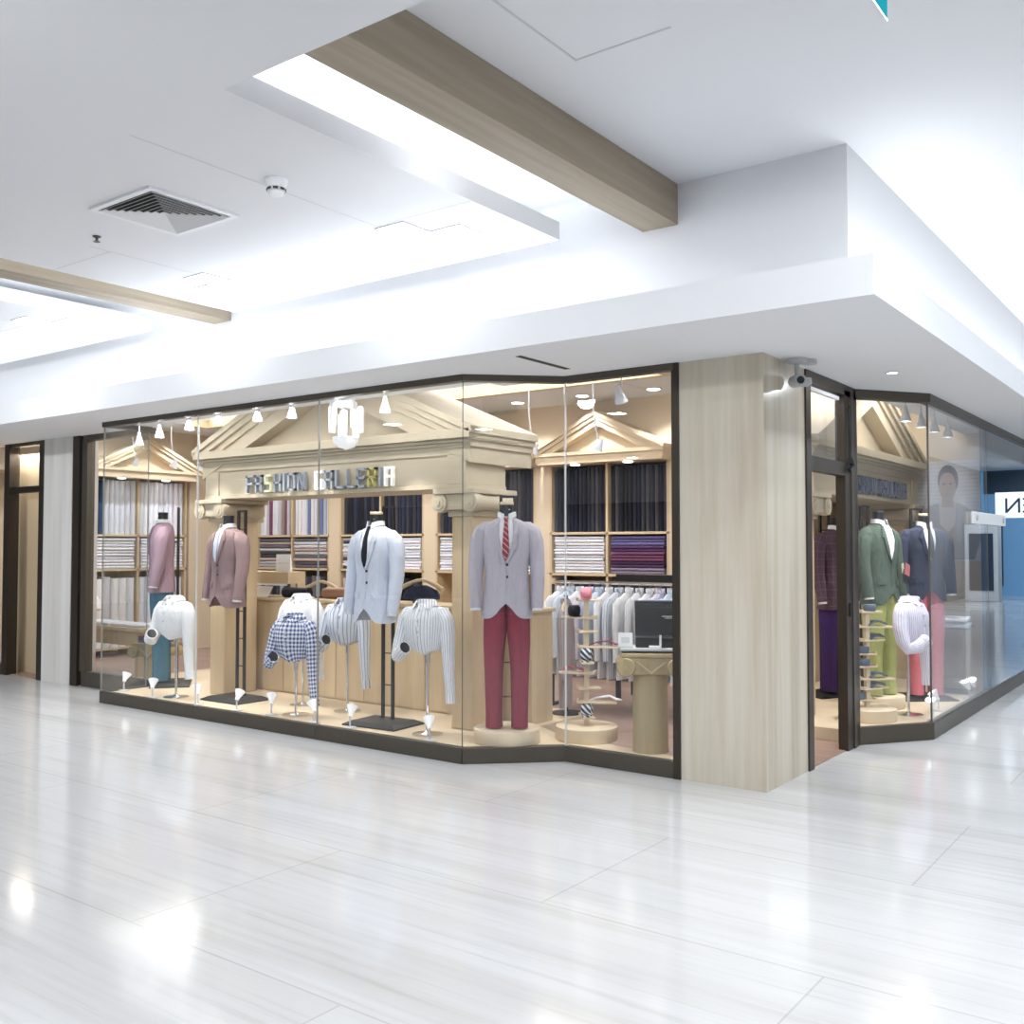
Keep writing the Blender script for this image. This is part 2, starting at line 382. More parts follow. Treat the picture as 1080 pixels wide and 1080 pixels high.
# raised display platforms behind the glass
mb = MB()
mb.prism([(-8.80, 5.34), (-4.36, 5.34), (-3.84, 5.82), (-2.98, 5.80), (-2.98, 5.95), (-4.10, 6.14), (-4.42, 6.34), (-4.42, 7.12), (-9.52, 7.12), (-9.52, 5.84), (-8.80, 5.84)], .0, .10)
struct(mb.build('floor_platform', M['woodpale']))
mb = MB(); mb.prism([(-2.40, 7.60), (-2.02, 8.16), (-2.02, 11.28), (-3.55, 11.28), (-3.55, 7.60)], .0, .10)
struct(mb.build('floor_platform', M['woodpale']))

# ---- glazing: plan points of the shop front
def pane(name, p, q, z0, z1, m=None, t=.012, frame=True, curb=True, joint=True):
    """a glass pane from plan point p to q with its curb, header and silicone joint"""
    p, q = Vector(p), Vector(q); d = (q - p); ln = d.length; a = math.atan2(d.y, d.x)
    root = bpy.data.objects.new(name, None); COL.objects.link(root); root.location = (p.x, p.y, 0); root.rotation_euler = (0, 0, a)
    struct(root)
    bx('pane', .003, ln - .003, 0, t, z0, z1, m or M['glass'], root)
    if curb: MB().box(0, ln, -.012, .05, 0, z0).build('curb', M['bronze2'], root, bevel=.004)
    if frame: bx('header', -.005, ln + .005, -.02, .06, z1, 2.70, M['bronze2'], root)
    if joint: bx('joint', -.0028, .0028, -.001, t + .001, z0, z1, M[joint if isinstance(joint, str) else 'edge'], root)
    return root
B0, B1, B2, B3 = (-8.84, 5.295), (-4.345, 5.295), (-3.82, 5.79), (-2.965, 5.785)
pane('window_1', (-8.84, 5.78), B0, .11, 2.655, joint='edgeg')
pane('window_2', B0, (-7.36, 5.295), .11, 2.655, joint='edgeg')
pane('window_3', (-7.36, 5.295), (-5.81, 5.295), .11, 2.655, joint='edgew')
pane('window_4', (-5.81, 5.295), B1, .11, 2.655, joint='edgeg')
pane('window_5', B1, B2, .11, 2.655)
pane('window_6', B2, B3, .11, 2.655, joint='edgew')
sbx('trim_4', -2.975, -2.925, 5.77, 5.86, 0, 2.70, M['bronze'])
# recessed pane left of the bay
w7 = pane('window_7', (-10.05, 5.80), (-8.84, 5.80), .16, 2.64, joint=False)
bx('jamb', 0, .10, -.03, .06, .16, 2.64, M['bronze2'], w7); bx('post', -.17, -.04, -.04, .06, 0, 2.70, M['bronze'], w7)
# right side: angled pane then the side run down the corridor
K0, K1 = (-2.35, 7.58), (-1.955, 8.14)
pane('window_8', K0, K1, .13, 2.63, joint=False)
pane('window_9', K1, (-1.955, 10.33), .13, 2.63)
pane('window_10', (-1.955, 10.33), (-1.955, 14.2), .13, 2.63, m=M['darkglass'])
pane('window_11', (-1.955, 14.2), (-1.955, 19.0), .13, 2.63, m=M['darkglass'])
sbx('wall_corridor', -2.02, -1.97, 10.36, 40, 0, 2.70, M['darkblue'])
# entrance
d1 = struct(bpy.data.objects.new('door_1', None)); COL.objects.link(d1); d1.location = (-2.35, 6.5, 0)
bx('post', -.05, .012, 0, .09, 0, 2.70, M['bronze'], d1)
bx('jamb', -.06, .012, .80, 1.085, 0, 2.66, M['bronze'], d1); bx('jamb', -.045, .02, .93, .99, 0, 2.66, M['bronze2'], d1)
bx('header', -.05, .012, .09, 1.085, 2.62, 2.70, M['bronze'], d1); bx('transom_bar', -.05, .012, .09, .80, 2.02, 2.12, M['bronze'], d1)
bx('transom_rail', -.03, .0, .09, .72, 2.575, 2.60, M['plastic'], d1); bx('transom_pane', -.02, -.012, .09, .80, 2.12, 2.62, M['glass'], d1)
MB().tube([(.03, .86, 2.55), (.03, .86, 2.12)], .009).tube([(.03, .86, 2.16), (.035, .90, 2.10), (.03, .84, 2.06)], .016).build('transom_opener', M['black'], d1)
bx('latch', .012, .022, .855, .865, .98, 1.08, M['black'], d1)
# neighbouring door to the left of the pale column
d2 = struct(bpy.data.objects.new('door_2', None)); COL.objects.link(d2); d2.location = (-10.86, 5.76, 0)
bx('post', -.07, .06, 0, .12, 0, 2.70, M['bronze'], d2); bx('jamb', -.86, -.74, 0, .12, 0, 2.70, M['bronze'], d2)
bx('transom_bar', -.86, 0, .01, .10, 2.12, 2.19, M['bronze'], d2); bx('header', -.86, 0, .01, .10, 2.66, 2.72, M['bronze'], d2)
bx('transom_pane', -.74, -.07, .05, .06, 2.19, 2.66, M['glass'], d2)
bx('transom_pane', -3.2, -.86, .05, .06, .12, 2.66, M['glass'], d2); bx('curb', -3.2, -.86, 0, .1, 0, .12, M['bronze2'], d2)
sbx('wall_neighbour', -12.2, -10.86, 6.0, 6.05, 0, 2.75, M['tan'])

# ------------------------------------------------------------------ classical portal and pediments
def rake(mb, hw, z0, zap, layers, yb):
    for tf, tt, yf, ex in layers:
        h = hw + ex; k = (zap - z0) / hw; za = z0 - k * ex
        mb.prism([(-h, za - tf), (0, zap - tf), (h, za - tf), (h, za - tt), (0, zap - tt), (-h, za - tt)], yf, yb, 'y')
def portal(label, loc, rot):
    t = thing('pediment_portal', label, 'portal', loc, rot)
    for s in (-1, 1):
        x = s * 1.50
        sh = MB(); sh.box(x - .11, x + .11, .06, .44, 0, 1.655); sh.build('shaft', M['wood'], t, bevel=.012)
        c = MB(); c.box(x - .20, x + .20, -.06, .50, 1.80, 1.84).box(x - .17, x + .17, -.03, .48, 1.68, 1.80).box(x - .13, x + .13, .04, .50, 1.63, 1.68)
        cap = c.build('capital', M['portal'], t, bevel=.006)
        for q in (-1, 1):
            v = MB(); pr = [(.074, 0), (.08, .03), (.06, .14), (.056, .21), (.06, .28), (.08, .39), (.074, .42)]
            n = 20
            v.loft([[(x + q * .15 + r * math.cos(2 * PI * i / n), -.05 + yy * 1.15, 1.735 + r * math.sin(2 * PI * i / n)) for i in range(n)] for r, yy in pr])
            for rr, yy in ((.052, -.056), (.022, -.064)):
                v.loft([[(x + q * .15 + rr * math.cos(2 * PI * i / n), yv, 1.735 + rr * math.sin(2 * PI * i / n)) for i in range(n)] for yv in (yy, -.04)])
            v.build('scroll', M['portal'], cap, smooth=True)
    e = MB(); e.box(-1.59, 1.59, 0, .48, 1.848, 2.168).box(-1.60, 1.60, -.02, .49, 1.842, 1.875).box(-1.60, 1.60, -.012, .49, 2.10, 2.17)
    for q in (-1, 1): e.box(q * 1.5 - .095, q * 1.5 + .095, -.018, .485, 1.875, 2.10)
    e.build('entablature', M['portal'], t, bevel=.003)
    c = MB()
    for k, (z, p) in enumerate(((2.17, .03), (2.195, .055), (2.22, .10))): c.box(-1.59 - p, 1.59 + p, -p, .50 + p * .5, z, z + (.024 if k < 2 else .07))
    c.build('cornice', M['portal'], t, bevel=.003)
    r = MB(); rake(r, 1.69, 2.255 + .06, 3.03, [(0, .055, -.10, .02), (.055, .11, -.075, -.007), (.11, .17, -.045, -.03), (.17, .30, -.021, -.05)], .78)
    r.build('raking_cornice', M['portal'], t, bevel=.002)
    y = MB(); y.prism([(-1.45, 2.24), (1.45, 2.24), (0, 2.86)], .12, .16, 'y'); y.build('tympanum', M['portal'], t)
    return t
portal('cream classical portal facing the main window, sloping roof over two scrolled columns', (-6.31, 5.80, .10), 0)
portal('cream classical portal facing the corridor window beyond the entrance', (-2.80, 9.50, .10), PI / 2)

STROKES = {'F': 'lTm', 'A': 'lrTm', 'S': 'TmBud', 'H': 'lrm', 'I': 'l', 'O': 'lrTB', 'N': 'lrN', 'G': 'lTBdg', 'L': 'lB', 'E': 'lTmB', 'R': 'lTmuk'.replace('u', 'q')}
def letter(mb, ch, x, w, h, t, y0, y1):
    for c in STROKES[ch]:
        if c == 'l': mb.box(x, x + t, y0, y1, 0, h)
        elif c == 'r': mb.box(x + w - t, x + w, y0, y1, 0, h)
        elif c == 'T': mb.box(x, x + w, y0, y1, h - t, h)
        elif c == 'B': mb.box(x, x + w, y0, y1, 0, t)
        elif c == 'm': mb.box(x, x + w, y0, y1, h * .5 - t / 2, h * .5 + t / 2)
        elif c == 'u': mb.box(x, x + t, y0, y1, h * .5, h)
        elif c == 'd': mb.box(x + w - t, x + w, y0, y1, 0, h * .5 + (t / 2 if ch == 'S' else 0))
        elif c == 'q': mb.box(x + w - t, x + w, y0, y1, h * .5, h)
        elif c == 'g': mb.box(x + w * .5, x + w, y0, y1, h * .5 - t / 2, h * .5 + t / 2)
        elif c == 'N': mb.prism([(x, h), (x + t * 1.1, h), (x + w, 0), (x + w - t * 1.1, 0)], y0, y1, 'y')
        elif c == 'k': mb.prism([(x + w * .35, h * .5), (x + w * .35 + t, h * .5), (x + w, 0), (x + w - t, 0)], y0, y1, 'y')
def sign(label, loc, rot, L=1.80):
    t = thing('shop_sign', label, 'sign', loc, rot)
    txt = 'FASHION GALLERIA'; adv = L / 15.2; x = -L / 2
    for i, ch in enumerate(txt):
        if ch == ' ': x += adv * .75; continue
        wd = adv * (.235 if ch == 'I' else .80)
        mb = MB(); letter(mb, ch, 0, wd, .158, .0195, .012, .045)
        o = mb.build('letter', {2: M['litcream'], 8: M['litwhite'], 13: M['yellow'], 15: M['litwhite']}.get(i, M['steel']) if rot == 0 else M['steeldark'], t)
        o.location = (x, 0, 0)
        x += wd + adv * .27
    return t
sign('raised metal letters spelling FASHION GALLERIA on the portal facing the main window', (-6.37, 5.737, 1.985), 0)
sign('raised metal letters spelling FASHION GALLERIA on the portal facing the corridor', (-2.737, 9.62, 1.985), PI / 2)

# ------------------------------------------------------------------ shelving and cloth
def shelving(label, loc, rot, ped=True):
    t = thing('shelving_unit', label, 'shelving', loc, rot)   # local: front at y=0, opening x 0..-1.555, depth to +y
    W = 1.555
    mb = MB()
    for x in (-W, -W / 2 - .015, -.03): mb.box(x, x + .03, 0, .44, 0, 2.43)
    mb.build('upright', M['wood'], t)
    bx('back_panel', -W, 0, .44, .46, 0, 2.43, M['wood'], t)
    for z in (.10, 1.165, 1.635): bx('shelf', -W, 0, .0, .44, z, z + .028, M['wood_h'], t)
    if ped:
        p = MB(); p.box(-W - .03, .03, -.22, .0, 2.43, 2.52).box(-W - .06, .06, -.25, .0, 2.52, 2.56)
        p.build('entablature', M['woodpale'], t, bevel=.003)
        r = MB(); rake(r, .84, 2.60, 3.0, [(0, .045, -.28, .02), (.045, .09, -.255, 0), (.09, .16, -.225, -.02)], 0)
        r.v = [(x - W / 2, y, z) for x, y, z in r.v]; r.build('raking_cornice', M['woodpale'], t, bevel=.002)
        y = MB(); y.prism([(-W / 2 - .72, 2.56), (-W / 2 + .72, 2.56), (-W / 2, 2.90)], -.10, -.0, 'y'); y.build('tympanum', M['woodpale'], t)
        for q in (.28, .72):
            d = MB(); d.lathe([(.05, 0), (.055, -.012), (.0, -.014)], (-W * q, -.12, 2.43), 14); d.build('underside_lamp', M['lit'], t)
    return t
def place(o, base, rot, x, y, z):
    c, s = math.cos(rot), math.sin(rot)
    o.location = (base[0] + c * x - s * y, base[1] + s * x + c * y, base[2] + z); o.rotation_euler = (0, 0, rot)
BOLT = {}
def bolt_mesh(wd, h, dp=.22):
    k = (round(wd, 3), round(h, 3), dp)
    if k not in BOLT:
        n = 10; ring = []
        for i in range(n):
            a = PI + PI * i / (n - 1)
            ring.append((wd / 2 * math.cos(a), wd * .6 * math.sin(a)))
        poly = ring + [(wd / 2, dp), (-wd / 2, dp)]
        mb = MB(); mb.prism(poly, 0, h); o = mb.build('fabric_bolt', DARKS[0], smooth=True); BOLT[k] = o.data
        bpy.data.objects.remove(o)
    return BOLT[k]
def fold_mesh(wd, h, dp=.34):
    k = ('f', round(wd, 3), round(h, 3))
    if k not in BOLT:
        n = 6; poly = []
        for i in range(n): a = PI / 2 + PI * i / (n - 1); poly.append((-.17 + h / 2 * math.cos(a), h / 2 + h / 2 * math.sin(a)))
        poly += [(dp / 2, 0), (dp / 2, h)]
        mb = MB(); mb.prism(poly, -wd / 2, wd / 2, 'x'); o = mb.build('folded_cloth', DARKS[0]); BOLT[k] = o.data
        bpy.data.objects.remove(o)
    return BOLT[k]
def inst(name, me, m, label, cat, group):
    o = bpy.data.objects.new(name, me); COL.objects.link(o)
    o.material_slots[0].link = 'OBJECT'; o.material_slots[0].material = m
    return tag(o, label, cat, group)
def bolts(base, rot, x0, x1, z, h, n, mats, label, group, hj=.02):
    wd = (x1 - x0) / n
    for i in range(n):
        o = inst('fabric_bolt', bolt_mesh(wd * .96, h), random.choice(mats), label, 'fabric', group)
        o.scale = (1, 1, 1 - random.random() * hj * 2)
        place(o, base, rot, x0 + wd * (i + .5), .06 + random.random() * .02, z)
def stack(base, rot, xc, z, wd, n, htot, mats, label, group):
    h = htot / n
    for i in range(n):
        o = inst('folded_cloth', fold_mesh(wd, h * .93), random.choice(mats) if len(mats) != 5 or mats is not PURPS else mats[min(4, int((n - 1 - i) * 5 / n))], label, 'folded cloth', group)
        place(o, base, rot, xc + random.uniform(-.008, .008), .20 + random.uniform(-.012, .012), z + i * h)
def fill(base, rot, where, up, mid, low, nb=14, nl=9):
    W = 1.555
    bays = ((-W + .04, -W / 2 - .025), (-W / 2 + .025, -.04))
    for k, (a, b) in enumerate(bays):
        side = (('bay away from the pillar', 'bay toward the pillar') if rot == 0 else ('bay nearer the glass', 'bay deeper inside'))[k]
        if up[k]: bolts(base, rot, a, b, 1.664, .745, nb, up[k][0], '%s bolt, top row, %s, %s' % (up[k][1], where, side), '%s bolts, top row, %s, %s' % (up[k][1], where, side))
        if mid[k]: stack(base, rot, (a + b) / 2, 1.194, b - a - .05, mid[k][2], .42, mid[k][0], 'folded %s, %s, %s' % (mid[k][1], where, side), '%s stack, %s, %s' % (mid[k][1], where, side))
        if low[k]: bolts(base, rot, a, b, .13, .96, nl, low[k][0], '%s bolt, bottom row, %s, %s' % (low[k][1], where, side), '%s bolts, bottom row, %s, %s' % (low[k][1], where, side))
names = ['shelves behind the shirt rack', 'shelves behind the grey jacket', 'shelves behind the ice-blue jacket', 'shelves under FASHION lettering']
for k in range(4):
    base = (ux[k], 9.5, 0)
    shelving(['pale wood shelving under a small pediment behind the shirt rack', 'pale wood shelving behind the grey jacketed mannequin',
              'pale wood shelving behind the ice-blue jacket', 'pale wood shelving seen under the FASHION lettering'][k], base, 0, k in (0, 1))
    up = [((DARKS, 'dark suiting'), (DARKS, 'dark suiting')), ((DARKS, 'dark suiting'), (DARKS + BLUES[:1], 'navy suiting')),
          ((DARKS, 'charcoal suiting'), (DARKS, 'charcoal suiting')), ((MIXED, 'striped shirting'), (MIXED + PALES, 'pale and blue shirting'))][k]
    mid = [((PALES, 'white shirt', 12), (PURPS, 'purple shirt', 12)), ((PALES, 'white shirt', 12), (PALES, 'white shirt', 12)),
           ((PALES + GREYS, 'grey and white shirt', 11), (PALES, 'pale shirt', 11)), ((GREYS, 'dark and white cloth', 9), (GREYS, 'dark and white cloth', 9))][k]
    low = ((GREYS + DARKS, 'grey cloth'), (GREYS + DARKS, 'grey cloth'))
    if k == 1: low = (None, None)
    fill(base, 0, names[k], up, mid, low, nb=13 if k == 0 else 11, nl=8)
LB = (-12.3, 7.11, 0)
shelving('pale wood shelving under a small pediment behind the mauve jacket', (LB[0], LB[1], 0), PI / 2)
# left wall unit: front faces +X; local x runs towards -Y after the half-turn, so its opening spans y 7.11..8.66
for o in [x for x in bpy.data.objects if x.get('label') == 'pale wood shelving under a small pediment behind the mauve jacket']: o.location = (-12.3, 8.68, 0)
LB = (-12.3, 8.68, 0)
fill(LB, PI / 2, 'shelves behind the mauve jacket', (None, (PALES, 'white shirting')),
     ((PALES, 'white shirt', 10), (PALES, 'white shirt', 10)), ((PALES, 'lilac cloth'), (PALES, 'lilac cloth')), nb=9, nl=6)
W_ = 1.555
bolts(LB, PI / 2, -W_ + .04, -W_ + .28, 1.664, .745, 3, BLUES, 'navy bolt, top row of the shelves behind the recessed pane', 'navy bolts behind the recessed pane')
bolts(LB, PI / 2, -W_ + .285, -W_ / 2 - .025, 1.664, .745, 6, PALES, 'white shirting bolt, top row, shelves behind the mauve jacket, bay nearer the glass', 'white shirting bolts, top row, bay nearer the glass')

# ------------------------------------------------------------------ dressed mannequins
RINGS = [(-.095, .062, .060, .005), (-.115, .095, .075, .01), (-.135, .150, .092, .012), (-.155, .185, .100, .01), (-.19, .205, .110, .005), (-.26, .212, .122, 0),
         (-.36, .200, .124, 0), (-.50, .180, .114, 0), (-.62, .192, .120, 0), (-.75, .208, .130, 0), (-.84, .216, .136, 0)]
EXP = 2.4
def ring_at(z, R):
    if z >= R[0][0]: return R[0][1:]
    for a, b in zip(R, R[1:]):
        if a[0] >= z >= b[0]:
            t = (a[0] - z) / (a[0] - b[0]); return tuple(a[i] + (b[i] - a[i]) * t for i in (1, 2, 3))
    return R[-1][1:]
def sellipse(rx, ry, cy, z, n=36, e=EXP, zf=None):
    out = []
    for i in range(n):
        a = 2 * PI * i / n; c, s = math.cos(a), math.sin(a)
        x = rx * abs(c) ** (2 / e) * (1 if c >= 0 else -1); y = cy + ry * abs(s) ** (2 / e) * (1 if s >= 0 else -1)
        out.append((x, y, z + (zf(x, y) if zf else 0)))
    return out
def front_y(x, z, R):
    rx, ry, cy = ring_at(z, R); u = min(.999, abs(x / rx)); return cy - ry * (1 - u ** EXP) ** (1 / EXP)
def patch(mb, rows, R, off, th=.008, n=5, dz=0):
    """cloth patch lying on the front of a body: rows of (z, left x, right x)"""
    Fv, Bv = [], []
    for z, a, b in rows:
        for j in range(n):
            x = a + (b - a) * j / (n - 1); y = front_y(x, z, R)
            Fv.append((x, y - off, z + dz)); Bv.append((x, y - off + th, z + dz))
    m = len(rows); N = m * n; fs = []
    for i in range(m - 1):
        for j in range(n - 1):
            k = i * n + j; fs.append((k, k + 1, k + n + 1, k + n)); fs.append((N + k, N + k + n, N + k + n + 1, N + k + 1))
    bd = [(0, j) for j in range(n)] + [(i, n - 1) for i in range(1, m)] + [(m - 1, j) for j in range(n - 2, -1, -1)] + [(i, 0) for i in range(m - 2, 0, -1)]
    ids = [i * n + j for i, j in bd]
    for a, b in zip(ids, ids[1:] + ids[:1]): fs.append((a, N + a, N + b, b))
    mb.add(Fv + Bv, fs)
KX, JF, DZ = 1., 1., 0.
def zt(z): return (z if z > -.26 else -.26 + (z + .26) * JF) - DZ
def shift(mb, dz): mb.v = [(x * KX, y, zt(z) + dz) for x, y, z in mb.v]; return mb
def collar(mb, r0, z0, h, sy=.92, gap=28, pt=.035, drop=.02, fl=1.13):
    """folded shirt collar open at the front (front is -y)"""
    n = 30; prof = [(0, r0 * 1.0, -.012), (0, r0 * .97, h), (.004, r0 * 1.05, h + .004), (.01, r0 * fl, h * (.35 if fl < 1.2 else -.1)), (.008, r0 * (fl - .03), h * (.35 if fl < 1.2 else -.1))]
    vs, fs = [], []
    for i in range(n + 1):
        a = math.radians(-90 + gap / 2 + (360 - gap) * i / n); front = max(0, -math.sin(a)) ** 4
        for k, (o, r, z) in enumerate(prof):
            zz = z0 + z - (pt * front if k >= 3 else 0) - (drop * front if k in (1, 2) else 0); rr = r * (1 + .18 * front * (k >= 3))
            vs.append((rr * math.cos(a), rr * sy * math.sin(a) - .004 * front, zz))
    m = len(prof)
    for i in range(n):
        for k in range(m - 1): fs.append((i * m + k, i * m + k + 1, (i + 1) * m + k + 1, (i + 1) * m + k))
    mb.add(vs, fs)
def sleeve(mb, pts, radii, n=16): mb.tube(pts, radii, n)
def mannequin(label, loc, yaw, H, jacket, shirt, tie, trousers=None, base='plate', cap=True, lapel=True, pocket=None, group=None, card=False, JL=.84):
    global KX, JF, DZ
    KX, JF, DZ = .86, (JL - .26) / .58, .0
    """headless display form in a jacket; H = neck top above its base; faces local -y"""
    t = thing('mannequin', label, 'mannequin', loc, yaw, group)
    # neck
    mb = MB(); mb.lathe([(.056, -.17), (.052, -.11), (.047, -.06), (.046, -.012)], (0, .005, H), 20); mb.build('neck', M['neck'], t, True)
    mb = MB(); mb.lathe([(.048, -.012), (.05, -.006), (.05, .006), (.046, .010)], (0, .005, H), 20)
    mb.build('neck_cap', M['woodpale'] if cap else M['neck'], t, True)
    mb = MB(); mb.lathe([(.006, -.05), (.008, -.045)], (.02, -.045, H), 8); mb.build('neck_screw', M['chrome'], t)
    # jacket body with cut-away front hem
    J = MB()
    def hem(k): return lambda x, y: (k * (.115 * math.exp(-(x / .075) ** 2) - .012) if y < 0 else -.006 * k)
    rings = [sellipse(rx, ry, cy, z, zf=None if z > -.7 else hem((-.70 - z) / .14)) for z, rx, ry, cy in RINGS]
    J.loft(rings, 'start')
    for s in (-1, 1):
        sleeve(J, [(s * .11, .012, -.178), (s * .172, .012, -.192), (s * .213, .008, -.222), (s * .238, .004, -.28), (s * .250, .0, -.40), (s * .256, -.012, -.50), (s * .258, -.035, -.62), (s * .256, -.055, -.72), (s * .255, -.062, -.775)],
               [.045, .064, .072, .072, .066, .062, .056, .050, .049])
    jk = shift(J, H).build('jacket', jacket, t, True)
    mb = MB(); patch(mb, [(-.45, -.0015, .0015), (-.55, -.0015, .0015), (-.68, -.0015, .0015)], RINGS, .004, .006, 2); shift(mb, H).build('front_edge', M['black'] if False else jacket, jk)
    # lapels
    if lapel:
        for s in (-1, 1):
            rows = [(-.125, .050, .066), (-.150, .060, .088), (-.19, .062, .108), (-.215, .060, .116), (-.222, .059, .098), (-.30, .046, .086), (-.38, .026, .052), (-.435, .002, .014)]
            mb = MB(); patch(mb, [(z, s * a, s * b) for z, a, b in rows], RINGS, .016, .012); shift(mb, H).build('lapel', jacket, jk)
        mb = MB(); patch(mb, [(-.115, -.05, .05), (-.15, -.058, .058), (-.24, -.056, .056), (-.33, -.038, .038), (-.43, -.003, .003)], RINGS, .009, .012)
        collar(mb, .072, -.115, .05)
        for s in (-1, 1): mb.tube([(s * .255, -.062, -.76), (s * .255, -.066, -.792)], .043, 14)
        shift(mb, H).build('shirt', shirt, t, True)
        if tie:
            mb = MB(); patch(mb, [(-.105, -.020, .020), (-.135, -.014, .014), (-.20, -.020, .020), (-.30, -.028, .028), (-.36, -.026, .026), (-.42, -.004, .004)], RINGS, .021, .009)
            shift(mb, H).build('tie', tie, t, True)
        for dz in (-.45, -.54):
            mb = MB(); y = front_y(0, dz, RINGS); mb.tube([(0.008, y - .004, H + zt(dz)), (.008, y + .006, H + zt(dz))], .010, 10); mb.build('button', M['black'], jk)
    for s in (-1, 1):
        mb = MB(); patch(mb, [(-.615, s * .075, s * .165), (-.635, s * .075, s * .167), (-.66, s * .075, s * .167)], RINGS, .008, .010); shift(mb, H).build('pocket_flap', jacket, jk, True)
    if pocket:
        mb = MB(); patch(mb, [(-.285, .085, .115), (-.31, .075, .135), (-.33, .078, .132)], RINGS, .012, .008); shift(mb, H).build('pocket_square', pocket, jk, True)
    if trousers:
        T = MB()
        zb = .055 - H + (.06 if base == 'disc' else 0)
        JF = 1.
        for s in (-1, 1):
            rr = [(-.70, s * .088, .100, .112, 0), (-.90, s * .096, .098, .108, .0), (-1.02, s * .104, .090, .098, 0), (-1.20, s * .108, .078, .085, .005), (zb + .10, s * .106, .070, .082, .01), (zb, s * .106, .070, .086, .008)]
            T.loft([[(x + a, b + cy, z) for a, b, z in sellipse(rx, ry, 0, z, 24, 2.2)] for z, x, rx, ry, cy in rr])
        shift(T, H).build('trousers', trousers, t, True)
    # ladder stand behind the figure
    st = MB(); yb = .155
    zb = .10 if base == 'disc' else .035
    for s in (-1, 1): st.box(s * .05 - .011, s * .05 + .011, yb - .011, yb + .011, zb - .01, H + .06)
    st.box(-.058, .058, yb - .008, yb + .008, H + .045, H + .062)
    z = .30
    while z < H: st.box(-.05, .05, yb - .004, yb + .004, z, z + .008); z += .25
    st.box(-.05, .05, .0, yb, H - .30, H - .285)
    st.build('ladder_stand', M['matteblack'], t)
    if base == 'plate':
        mb = MB(); mb.loft([[(sx * w, .10 + sy * d, z) for sx, sy in ((-1, -1), (1, -1), (1, 1), (-1, 1))] for w, d, z in ((.26, .19, 0), (.26, .19, .012), (.20, .14, .038))])
        mb.build('base_plate', M['matteblack'], t)
    else:
        mb = MB(); mb.lathe([(.236, 0), (.24, .006), (.24, .098), (.234, .104)], (0, .05, 0), 40); mb.build('disc_base', M['woodpale'], t, True)
    if card:
        c = MB(); c.box(-.07, .07, 0, .008, 0, .11); cc = c.build('swing_card', M['black'], t); cc.location = (.14, -.165, H - .62); cc.rotation_euler = (0, .25, .3)
        c = MB(); c.box(-.05, .05, 0, .006, 0, .10); c2 = c.build('card_insert', mat('red_card', (.45, .13, .13), .6), cc); c2.location = (.0, -.006, .07)
        c = MB(); c.box(-.022, .022, 0, .006, 0, .08); c2 = c.build('card_insert', mat('cream_card', (.55, .47, .30), .6), cc); c2.location = (-.06, .008, .08); c2.rotation_euler = (0, -.4, 0)
    return t
CA = math.radians
mannequin('mannequin turned away in mauve jacket and teal blue trousers', (-8.81, 5.93, .10), CA(-38), 1.735, F['lav'], F['white'], None, F['teal'], cap=False, JL=.79)
mannequin('mannequin in rose-brown jacket with pale shirt, bare ladder stand below', (-7.40, 5.66, .10), CA(0), 1.67, F['rose'], F['white'], F['bluewhite'], cap=False, JL=.81)
mannequin('mannequin in ice-blue jacket with dark tie on ladder stand', (-5.44, 5.56, .10), CA(4), 1.66, F['ice'], F['white'], F['tieblack'], cap=True, JL=.84)
mannequin('mannequin in lilac-grey jacket, red striped tie and crimson trousers', (-4.235, 5.66, .10), CA(34), 1.71, F['grey'], F['white'], F['tiered'], F['red'], base='disc', JL=.81)
mannequin('mannequin in green jacket and lime trousers behind the angled glass', (-2.55, 8.86, .10), CA(68), 1.70, F['green'], F['white'], None, F['lime'], base='disc', cap=False, card=True, JL=.80)
mannequin('mannequin in navy jacket, dark tie and coral pink trousers', (-2.33, 9.50, .10), CA(40), 1.69, F['navy'], F['white'], F['tieblack'], F['pink'], JL=.78)
mannequin('mannequin in plum checked jacket and purple trousers seen through the entrance', (-3.06, 9.25, .10), CA(60), 1.66, F['vest'], F['white'], None, F['purple'], cap=False)

